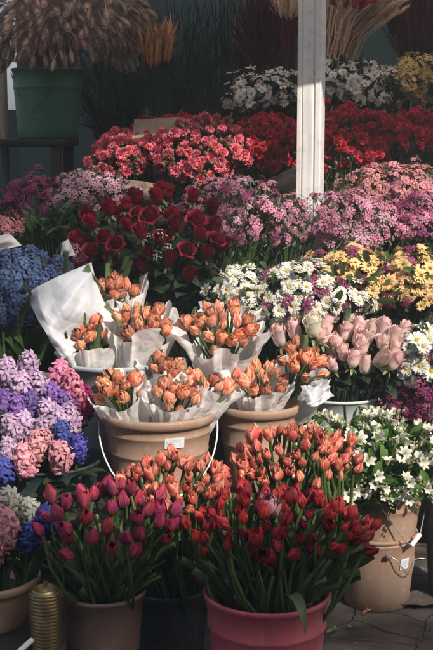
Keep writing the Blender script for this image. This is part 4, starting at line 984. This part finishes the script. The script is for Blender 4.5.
# grey tub
ct = W(114, 356, 3.6)
tub = bucket('tub', 'grey-blue plastic tub holding the rear orange tulip bouquets', 'tub', (ct.x, 3.56, BL), W(114, 357, 3.56).z - BL, .165, .13, 'greytub', rim=.012, lip=.018)
cbase = lambda dx, dy: (ct.x + dx, 3.56 + dy, BL + .06)
bouquet('orange tulip bouquet at the front left of the grey tub', 84, 328, 3.49, cbase(-.04, -.02), 12, .070, seed=101, front=.9)
bouquet('orange tulip bouquet at the front right of the grey tub', 143, 320, 3.50, cbase(.03, -.02), 18, .086, seed=102, front=.92, R1=.108)
bouquet('orange tulip bouquet at the back of the grey tub below the red roses', 115, 285, 3.66, cbase(.0, .05), 11, .066, seed=103, R1=.088, front=.9)
bouquet('small orange tulip bouquet tucked behind the tall white paper sheet', 62, 280, 3.62, cbase(-.08, .05), 5, .04, seed=104, R1=.05, front=.8, Hk=.85)
bw = thing('paper_wrapping', 'tall crumpled white paper sheet standing beside the rear tulips', 'paper', W(66, 345, 3.47))
obj('paper_sheet', sheet([(27, 294), (93, 261), (112, 326), (64, 358)], [3.50, 3.58, 3.55, 3.42], 'paper_blue', nu=56, nv=50, origin=bw.location, k=.026, f=9, sd=21, bulge=.09, fine=.006), bw)
# bouquet in the middle, own dark pot
mp = W(222, 345, 3.55)
bucket('bucket', 'dark plastic bucket behind the tan pots', 'bucket', (mp.x, 3.66, BL), .26, .115, .095, 'darkpot', rim=.006)
bouquet('orange tulip bouquet in loose white paper between the tan pots and red roses', 222, 325, 3.50, (mp.x, 3.63, BL + .04), 22, .104, seed=105, R1=.125, front=.88)
bouquet('orange tulip bouquet at the right behind the tan pots', 304, 360, 3.46, (W(280, 380, 3.5).x - .03, 3.64, BL + .04), 13, .074, keys=('orange', 'orange_closed'), seed=106, R1=.085, front=.6, Hk=.95)
t = thing('tulip_foliage', 'upright green tulip leaves left of the loose white paper', 'leaves', (W(182, 350, 3.48).x, 3.6, BL + .05))
for k in range(6): obj('leaf', P['tleaf'][k % 4], t, (0, -.05, .15), Quaternion((0, 0, 1), rng.random() * 6), rng.uniform(.25, .33))

# ---- front tan pots
def tan_pot(label, loc, h, rt, rb, ribs): return bucket('flower_pot', label, 'pot', loc, h, rt, rb, 'terra', ribs=ribs, rim=.011, lip=.030, group=None)
pa = W(158, 409, 3.32); hA = W(158, 409, 3.32).z - BL
pA = tan_pot('big tan plastic pot with a white wire handle and price sticker', (pa.x, 3.32, BL), hA, .158, .118, (hA * .58, hA * .34, hA * .80))
g = G(); bail(g, .168, .185, .175, 'wire_white', .0024, z0=hA - .03, ang=R(4)); obj('handle', g, pA)
def sticker(par, ang, z, w, h, rt, rb, hh, off=.0035, lines=True):
    g = G(); rows = []
    for i in range(2):
        zz = z + (i - .5) * h; r = rb + (rt - rb) * zz / hh + off; rows.append([Vector((r * math.sin(ang + u * w / r), -r * math.cos(ang + u * w / r), zz)) for u in (-.5, -.25, 0, .25, .5)])
    g.grid(rows, 'sticker')
    if lines:
        rs = random.Random(int(z * 1e4)); 
        for zz, th in ((.30, .07), (.10, .12), (-.10, .07), (-.28, .06)):
            a0 = -.42
            while a0 < .30:
                a1 = a0 + rs.uniform(.03, .11); rr = []
                for q in (-.5, .5):
                    z2 = z + zz * h + q * th * h; r = rb + (rt - rb) * z2 / hh + off + .0006; rr.append([Vector((r * math.sin(ang + u * w / r), -r * math.cos(ang + u * w / r), z2)) for u in (a0, a1)])
                g.grid(rr, 'ink'); a0 = a1 + rs.uniform(.015, .06)
    obj('price_sticker', g, par)
sticker(pA, R(20), hA - .062, .056, .030, .158, .118, hA, .0045)
abase = lambda dx, dy: (pa.x + dx, 3.32 + dy, BL + .06)
bouquet('orange tulip bouquet at the left of the big tan pot', 119, 388, 3.27, abase(-.04, -.01), 13, .070, seed=111, front=.93, R1=.088)
bouquet('orange tulip bouquet at the front right of the big tan pot', 177, 394, 3.255, abase(.02, -.03), 13, .070, seed=112, front=.93, R1=.088)
bouquet('orange tulip bouquet at the right rim of the big tan pot', 211, 386, 3.33, abase(.06, .0), 7, .052, seed=113, front=.93, R1=.075)
bouquet('orange tulip bouquet at the back of the big tan pot', 170, 368, 3.40, abase(.0, .05), 9, .060, seed=114, front=.9, R1=.085)
pb_ = W(258, 402, 3.46); hB = pb_.z - BL
pB = tan_pot('tan plastic pot half hidden behind the big tan pot', (pb_.x, 3.46, BL), hB, .118, .088, (hB * .55, hB * .78))
bouquet('orange tulip bouquet in the second tan pot with pale paper', 262, 380, 3.42, (pb_.x, 3.45, BL + .06), 15, .080, seed=115, front=.92, R1=.095)
tag(obj('paper_wrapping', sheet([(300, 386), (328, 380), (332, 400), (302, 406)], [3.44, 3.52, 3.46, 3.38], 'paper_blue', sd=31, k=.03, f=22, fine=.010, nu=24, nv=20, bulge=.0)), 'silvery crumpled paper lying below the pink roses', 'paper')

# ================================================================== FRONT ROW
# stacked tan buckets with freesias
sb = W(376, 604, 3.6); hL = .235
lowb = bucket('bucket', 'lower tan bucket of the stacked pair standing on the pavement', 'bucket', (sb.x, 3.6, 0), hL, .121, .101, 'terra', ribs=(hL * .92,), rim=.005, lip=.014, fill=False)
upb = bucket('bucket', 'upper tan bucket of the stacked pair holding white freesias', 'bucket', (sb.x + .006, 3.6, .155), W(388, 489, 3.6).z - .155, .127, .102, 'terra', ribs=(.17,), rim=.005, lip=.014)
hU = W(388, 489, 3.6).z - .155
def wirepts(ptsd, r, mat, name, par):
    g = G(); org = par.location; pts = [W(x, y, d) - org for x, y, d in ptsd]
    sm = []
    for i in range(len(pts) - 1):
        p0 = pts[max(0, i - 1)]; p1 = pts[i]; p2 = pts[i + 1]; p3 = pts[min(len(pts) - 1, i + 2)]
        for k in range(6):
            t = k / 6; sm.append(.5 * ((2 * p1) + (p2 - p0) * t + (2 * p0 - 5 * p1 + 4 * p2 - p3) * t * t + (3 * p1 - p0 - 3 * p2 + p3) * t ** 3))
    sm.append(pts[-1]); g.tube(sm, r, mat, n=6); return obj(name, g, par)
hh = wirepts([(366, 492, 3.475), (380, 507, 3.465), (396, 528, 3.465), (409, 544, 3.475), (418, 540, 3.52), (424, 515, 3.60), (428, 496, 3.66)], .002, 'wire', 'handle', upb)
def grip(par, pA_, pB_, r=.008):
    g = G(); a, b = W(*pA_) - par.location, W(*pB_) - par.location
    g.tube([a, a.lerp(b, .06), a.lerp(b, .5), a.lerp(b, .94), b], [r * .7, r, r * .9, r, r * .7], 'white_plastic', n=10); obj('grip', g, par)
grip(upb, (411, 546, 3.47), (420, 534, 3.50))
wirepts([(389, 556, 3.475), (396, 560, 3.47), (402, 568, 3.472), (410, 574, 3.50), (414, 560, 3.56), (412, 548, 3.62)], .002, 'wire', 'handle', lowb)
sticker(lowb, R(38), .155, .036, .034, .121, .101, hL, .003)
g = G(); q = W(389, 557, 3.47) - lowb.location; g.box((q.x - .010, q.y - .006, q.z - .006), (q.x + .010, q.y + .006, q.z + .006), 'terra_dark', .002); obj('handle_lug', g, lowb)
frb = bunch('freesia_bunch', 'white freesia bunch with green buds in the stacked tan buckets', 'flower bunch', (366, 459, 78, 34), 3.50, [('freesia', 64, .92)], .20, None, 121, 'leaf_lime', 420, ll=.055, lw=.014, depth=.17, part='flower_spray', up=.7, cam_=.2, jit=.5, rough=.2, zmin=-.7, base_xy=(sb.x, 3.6), sr=.002)

# coral tulips (two buckets on the ground)
b1 = (W(168, 520, 3.0).x, 3.0, 0); b2 = (W(290, 500, 3.02).x, 3.02, 0)
bucket('bucket', 'dark bucket hidden under the coral tulips at the left', 'bucket', b1, .29, .105, .085, 'darkpot', rim=.005)
bucket('bucket', 'dark bucket hidden under the coral tulips at the right', 'bucket', b2, .30, .105, .085, 'darkpot', rim=.005)
stems('tulip', 'coral tulip in the tight cluster below the big tan pot', 'tulip', [((170, 494, 56, 30), 72)], 2.95, 0, (b1[0], 3.0, .03), .06, ['coral'], 'coral tulips below the big tan pot', 131, rim=(.29, .10), jit=.5, size=(.82, 1.15), leaves=(1, 1), zmin=-.35, depth=.12)
stems('tulip', 'coral tulip among green leaves in front of the stacked tan buckets', 'tulip', [((294, 468, 58, 36), 72)], 3.05, 0, (b2[0], 3.02, .03), .06, ['coral'], 'coral tulips in front of the stacked buckets', 132, leaf_len=(.26, .40), rim=(.30, .10), jit=.5, size=(.82, 1.15), leaves=(1, 2), zmin=-.3, depth=.10)

# red tulips, raspberry bucket
pk = W(267, 589, 2.70)
pkb = bucket('bucket', 'raspberry pink plastic bucket full of red tulips', 'bucket', (pk.x, 2.70, 0), pk.z, .146, .108, 'pinkpot', ribs=(pk.z * .80, pk.z * .55), rim=.006, lip=.016)
wirepts([(329, 586, 2.72), (341, 583, 2.70), (343, 592, 2.67), (337, 600, 2.64), (330, 598, 2.66)], .002, 'wire', 'handle', pkb)
stems('tulip', 'dark red tulip in the raspberry pink bucket', 'tulip', [((282, 534, 88, 36), 86)], 2.72, 0, (pk.x, 2.70, .05), .075, ['red'], 'dark red tulips in the raspberry bucket', 141, jit=.6, size=(.72, 1.12), leaves=(3, 4), zmin=-.25, depth=.16, leaf_len=(.42, .64), rim=(pk.z, .14))
pr = W(270, 505, 2.70); v_ = pr - Vector((pk.x, 2.70, .05))
t = thing('tulip', 'ruffled pale pink double tulip among the red tulips', 'tulip', (pk.x, 2.70, .05), None, quat(v_))
obj('stem', P['stem'][0], t, scale=(1, 1, v_.length)); obj('blossom', P['pinkruff'][0], t, (0, 0, v_.length - .03), quat(v_).inverted() @ quat((-.1, -.5, 1)), 1.25)
obj('leaf', P['tleaf'][1], t, (0, 0, .05), None, .3)
# leaf drooping over the rim
dl = W(288, 596, 2.55)
t = thing('tulip_leaf', 'long green tulip leaf drooping over the rim of the raspberry bucket', 'leaf', dl)
g = G(); g.petal(RZ(-PI / 2 + .3), .13, .016, 40, -105, 'leaf_tulip', nu=2, nv=12, cup=.4, twist=.08, prof=lambda t: min(1.0, 2.45 * (t + .06) ** .5 * max(.0, 1.003 - t) ** 1.15)); obj('blade', g, t)

# wine tulips, brown pot
wn = W(103, 588, 2.75)
bucket('flower_pot', 'dark brown plastic pot holding the wine red tulips', 'pot', (wn.x, 2.75, 0), wn.z, .098, .066, 'terra_dark', ribs=(), rim=.006, lip=.014)
stems('tulip', 'wine red and purple tulip in the dark brown pot', 'tulip', [((108, 534, 70, 38), 38)], 2.72, 0, (wn.x, 2.75, .04), .045, ['wine'], 'wine tulips in the dark brown pot', 151, rim=(wn.z, .09), size=(.9, 1.15), leaves=(2, 3), zmin=-.25, depth=.13, leaf_len=(.35, .5))

# hyacinths on the bench, left
plp = W(42, 470, 3.28)
hyp = bucket('planter', 'dark round planter under the lilac and pink hyacinths', 'pot', (plp.x, 3.33, BL), .12, .16, .14, 'darkpot', rim=.006, lip=.012)
hit = [(8, 372, 'hy_lilac', .95, .05), (28, 366, 'hy_lilac', .95, .06), (22, 388, 'hy_lilac', 1.05, 0), (38, 383, 'hy_lilac', .9, .02), (62, 376, 'hy_rose', 1.0, .05), (72, 386, 'hy_rose', .95, .02), (84, 400, 'hy_mag', .95, .05), (52, 398, 'hy_purple', 1.0, .03), (66, 402, 'hy_purple', .9, .02), (5, 405, 'hy_purple', .95, -.02), (18, 410, 'hy_purple', .9, -.03), (30, 405, 'hy_purple', .85, -.02), (48, 413, 'hy_lilac', .9, -.03), (70, 418, 'hy_lilac', .95, -.03), (60, 422, 'hy_lilac', .9, -.05), (12, 428, 'hy_lilac', .95, -.06), (42, 430, 'hy_lilac', .85, -.06), (25, 425, 'hy_lilac', .9, -.05), (62, 433, 'hy_blue', .8, -.07), (78, 447, 'hy_blue', .8, -.07), (36, 445, 'hy_pink', .95, -.09), (24, 459, 'hy_pink', .95, -.11), (60, 455, 'hy_pink', .95, -.10), (8, 450, 'hy_lilac', .8, -.10), (4, 470, 'hy_blue', .8, -.12), (46, 440, 'hy_pink', .7, -.08)]
HN = {'hy_lilac': 'pale lilac', 'hy_rose': 'bright rose pink', 'hy_mag': 'dark magenta', 'hy_purple': 'deep purple', 'hy_blue': 'violet blue', 'hy_pink': 'soft pink', 'hy_white': 'white'}
cnt = {}
for q in hit: cnt[q[2]] = cnt.get(q[2], 0) + 1
hyacinths(hit, 3.24, (plp.x, 3.33, BL + .08), lambda k: HN[k] + ' hyacinth in the round planter left of the big tan pot', lambda k: HN[k] + ' hyacinths in the round planter' if cnt[k] > 1 else None, 161, lw_=(.1, .2))
rg = random.Random(12)
lv = thing('leafy_plant', 'broad dark green leaves spilling from the front of the round planter', 'plant', (W(68, 495, 3.12).x, 3.13, W(68, 500, 3.13).z))
lv.location.z = BL + .002; lv.location.y = 3.19
for k in range(16):
    a = rg.uniform(-PI, 0) if k % 3 else rg.random() * 6
    obj('leaf', P['rleaf'][k % 2], lv, (rg.uniform(-.07, .07), rg.uniform(-.025, .0), rg.uniform(.02, .09)), Quaternion((0, 0, 1), a), rg.uniform(1.0, 1.5))
g = G()
for k in range(7): g.tube([(rg.uniform(-.02, .02), 0, 0), (rg.uniform(-.06, .06), -.01, .05), (rg.uniform(-.07, .07), -.015, .09)], .002, 'leaf_dark', n=4)
obj('stems', g, lv)

# pot in the bottom left corner
bl = W(-14, 574, 2.74)
lowc = thing('wooden_box', 'low dark wooden box under the corner pot', 'box', (bl.x, 2.74, 0)); zc = bl.z - .125
g = G(); g.box((-.16, -.13, 0), (.12, .13, zc), 'wood', .004); obj('body', g, lowc)
bucket('flower_pot', 'small tan pot in the bottom left corner', 'pot', (bl.x, 2.74, zc + .001), bl.z - zc - .001, .122, .088, 'terra', ribs=(), rim=.008, lip=.026)
hit2 = [(5, 528, 'hy_pink', 1.05, -.05), (-8, 515, 'hy_pink', .95, 0), (8, 505, 'hy_white', .95, .02), (30, 512, 'hy_white', .85, .02), (44, 520, 'hy_blue', .85, .0), (30, 536, 'hy_blue', .85, -.04), (-6, 545, 'hy_pink', .9, -.05)]
cnt2 = {}
for q in hit2: cnt2[q[2]] = cnt2.get(q[2], 0) + 1
hyacinths(hit2, 2.72, (bl.x + .02, 2.74, zc + .09), lambda k: HN[k] + ' hyacinth in the small corner pot', lambda k: HN[k] + ' hyacinths in the small corner pot' if cnt2[k] > 1 else None, 171)

# brass ribbed vase
gv = W(45, 588, 2.62)
g = G(); pr_ = [(.0001, 0), (.034, 0)]; z = .004; k = 0
while z < gv.z - .01:
    t = z / gv.z; r = .031 + .006 * math.cos(t * 7) * .5
    pr_ += [(r, z), (r + .0035, z + .0035), (r, z + .007)]; z += .0085
pr_ += [(.028, gv.z - .006), (.03, gv.z), (.026, gv.z), (.024, gv.z - .04), (.0001, gv.z - .045)]
g.lathe(pr_, 'gold', n=40); v = thing('vase', 'slim ribbed brass vase standing between the corner pot and the brown pot', 'vase', (gv.x, 2.62, 0)); obj('body', g, v)
a, b = W(10, 660, 2.5), W(32, 640, 2.54)
tag(obj('stick', (lambda g: (g.tube([a, a.lerp(b, .9), b, b + (b - a).normalized() * .003], [.006, .0065, .0065, .003], 'white_plastic', n=10), g)[1])(G())), 'short white plastic stick end poking in at the bottom left', 'stick')

# right edge pieces
db = W(440, 500, 3.72)
bucket('bucket', 'dark bucket cut off by the right edge beside the freesias', 'bucket', (W(452, 500, 3.7).x, 3.62, 0), .34, .10, .08, 'darkpot', rim=.005)
def litter(name, label, cat, px, py, mats, size, seed, n=1, mat='tulip_orange', e=30):
    d = 0; 
    v = (325 - py) / FPX; dy = math.cos(PITCH) + v * math.sin(PITCH); dz = -math.sin(PITCH) + v * math.cos(PITCH); d = CAM_H * dy / -dz
    p = W(px, py, d); rg = random.Random(seed); g = G()
    for k in range(n): g.petal(RZ(rg.random() * 6) @ TR((rg.uniform(-1, 1) * size * .3, 0, .003)), size, size * .35, e, -e * .8, mat, cup=.4, nu=2, nv=5, ruff=.15, rg=rg)
    o = obj(name, g, None, (p.x, p.y, .0065)); tag(o, label, cat); return o
litter('fallen_petal', 'curled orange petal lying on the pavement at the foot of the stacked buckets', 'petal', 369, 614, 0, .022, 1, 3)
litter('fallen_petal', 'pink petal on the pavement at the right edge', 'petal', 430, 577, 0, .022, 2, 2, 'hy_pink')
litter('fallen_leaf', 'pale yellow-green leaf scrap on the dark pavement', 'leaf', 336, 634, 0, .03, 3, 2, 'bud')
litter('fallen_leaf', 'tiny pale leaf scrap right of the other one on the pavement', 'leaf', 350, 630, 0, .02, 4, 1, 'bud')
g = G(); p = Vector((W(418, 592, 3.55).x, 3.58, .012)); rows = [[crumple(Vector((x * .07, y * .06, .006)), .012, 20, 3) for x in (-1, -.6, -.2, .2, .6, 1)] for y in (-1, -.4, .2, 1)]
for r_ in rows:
    for q in r_: q.z = abs(q.z) + .001
g.grid(rows, 'burlap'); tag(obj('paper_scrap', g, None, p), 'crumpled brown paper scrap on the pavement at the right edge', 'paper')
g = G(); p = W(424, 566, 3.6); ring = [Vector((.05 * math.cos(a * PI / 12), .05 * math.sin(a * PI / 12), .004 + .002 * math.sin(a))) for a in range(25)]
g.tube(ring, .002, 'wire', n=5); tag(obj('wire_loop', g, None, (W(428, 560, 3.9).x, 3.92, 0.0)), 'loop of loose wire lying on the pavement behind the paper scrap', 'wire')

rg = random.Random(91); g = G()
for k in range(260):
    x, y = rg.uniform(-.2, 1.3), rg.uniform(2.6, 4.0); T = TR((x, y, .001)) @ RZ(rg.random() * 6)
    g.petal(T, rg.uniform(.004, .016), rg.uniform(.001, .005), rg.uniform(5, 30), rg.uniform(-30, 10), rg.choice(['leaf', 'leaf_dark', 'bud', 'straw', 'tail_core', 'leaf_dark', 'soil', 'soil']), nu=1, nv=2, rg=rg)
structure('plant_debris', g, 'stuff')

# ================================================================== LIGHT
SUN_AZ, SUN_EL = R(146), R(37)       # azimuth clockwise from +Y
to_sun = Vector((math.sin(SUN_AZ) * math.cos(SUN_EL), math.cos(SUN_AZ) * math.cos(SUN_EL), math.sin(SUN_EL)))
sd_ = bpy.data.lights.new('sun', 'SUN'); so = bpy.data.objects.new('sun', sd_); COL.objects.link(so)
sd_.energy = 5.0; sd_.angle = R(.5); sd_.color = (1, .91, .80)
so.rotation_mode = 'QUATERNION'; so.rotation_quaternion = to_sun.to_track_quat('Z', 'Y')
w = bpy.data.worlds.new('World'); sc.world = w; w.use_nodes = True
nt = w.node_tree; nt.nodes.clear()
sky = nt.nodes.new('ShaderNodeTexSky'); sky.sky_type = 'NISHITA'; sky.sun_disc = False; sky.air_density = .7; sky.dust_density = 4.0; sky.ozone_density = .3; sky.sun_elevation = SUN_EL; sky.sun_rotation = SUN_AZ
bg = nt.nodes.new('ShaderNodeBackground'); bg.inputs[1].default_value = .13; wo = nt.nodes.new('ShaderNodeOutputWorld')
nt.links.new(sky.outputs[0], bg.inputs[0]); nt.links.new(bg.outputs[0], wo.inputs[0])

# unseen building added to block sun: its stepped roofline shades the stall foot
def sun_hit(p, y):        # where the ray from p to the sun crosses the plane at that y
    t = (y - p.y) / to_sun.y; return p + to_sun * t
YB = -9.0
bx_ = thing('shade_building', 'unseen grey building added behind the photographer to shade the stall', 'shade_building', (sun_hit(Vector((0, 3, .4)), YB).x, YB, 0))
ox = bx_.location.x
top_r = sun_hit(W(230, 520, 2.72), YB).z          # shade line for the front row
top_l = sun_hit(W(55, 400, 3.2), YB).z
xl = sun_hit(W(92, 440, 3.25), YB).x
g = G(); g.box((-14, -6, 0), (14, -.0, top_r), 'blocker', .02)
obj('wall', g, bx_)
g = G(); g.box((-8, -5, top_r + .002), (xl - ox, -.6, top_l + .3), 'blocker', .02); obj('shade_block', g, bx_)  # block added on top to shade the left of the stall
for k in range(9):
    for z in (1.2, 4.2):
        g = G(); g.box((-12.5 + 3 * k, .003, z), (-11.3 + 3 * k, .05, z + 1.6), 'glass', .01); obj('window', g, bx_)

xr = sun_hit(W(338, 520, 3.35), YB).x; q = sun_hit(Vector((.46, 3.49, .14)), YB)
g = G(); g.box((xr - ox, -5, top_r + .002), (xr - ox + 6, -.004, q.z), 'blocker', .02); obj('shade_block', g, bx_)  # right block, added to shade the lower stacked bucket
rg = random.Random(44); TY = -4.0
cc = sun_hit(W(62, 225, 3.9), TY)  # crown of an unseen tree, added to dapple the upper left with shade
tr = thing('shade_tree', 'unseen leafy tree added behind the photographer to shade the left of the stall', 'tree', (cc.x - 2.6, TY, 0))
g = G(); g.tube([(0, 0, 0), (.05, 0, 4), (.5, .05, cc.z - 1.2), (2.3, 0, cc.z)], [.17, .13, .10, .03], 'wood', n=10); obj('trunk', g, tr)
g = G()
for k in range(1000):
    v = Vector((rg.gauss(0, 1), rg.gauss(0, 1), rg.gauss(0, 1))).normalized() * rg.random() ** .4
    p = cc - tr.location + Vector((v.x * .85 - .3, v.y * .7, v.z * .42 + .05)); p = crumple(p, .25, 1.8, 3)
    g.petal(TR(p) @ frame((rg.uniform(-1, 1), rg.uniform(-1, 1), rg.uniform(-.2, 1)), rg.random() * 6), .11, .035, 70, 30, 'leaf', nu=1, nv=2, rg=rg)
obj('crown', g, tr)

# thin haze added round the whole place to lift the blacks
g = G(); g.box((-42, -42, -1), (42, 42, 15), 'wall'); hz = structure('haze', g, 'stuff')
hm, hn, N_, L_ = new_mat('haze'); hp = N_.new('ShaderNodeVolumePrincipled'); hp.inputs['Density'].default_value = .012; hp.inputs['Color'].default_value = (.84, .93, .96, 1)
ho = N_.new('ShaderNodeOutputMaterial'); L_.new(hp.outputs[0], ho.inputs['Volume']); hz.data.materials[0] = hm

# ================================================================== VIEW
vs = sc.view_settings; vs.view_transform = 'Standard'; vs.look = 'None'; vs.exposure = .48; vs.gamma = 1; vs.use_curve_mapping = False
sc.cycles.max_bounces = 6; sc.cycles.diffuse_bounces = 3; sc.cycles.transparent_max_bounces = 6; sc.cycles.use_denoising = True
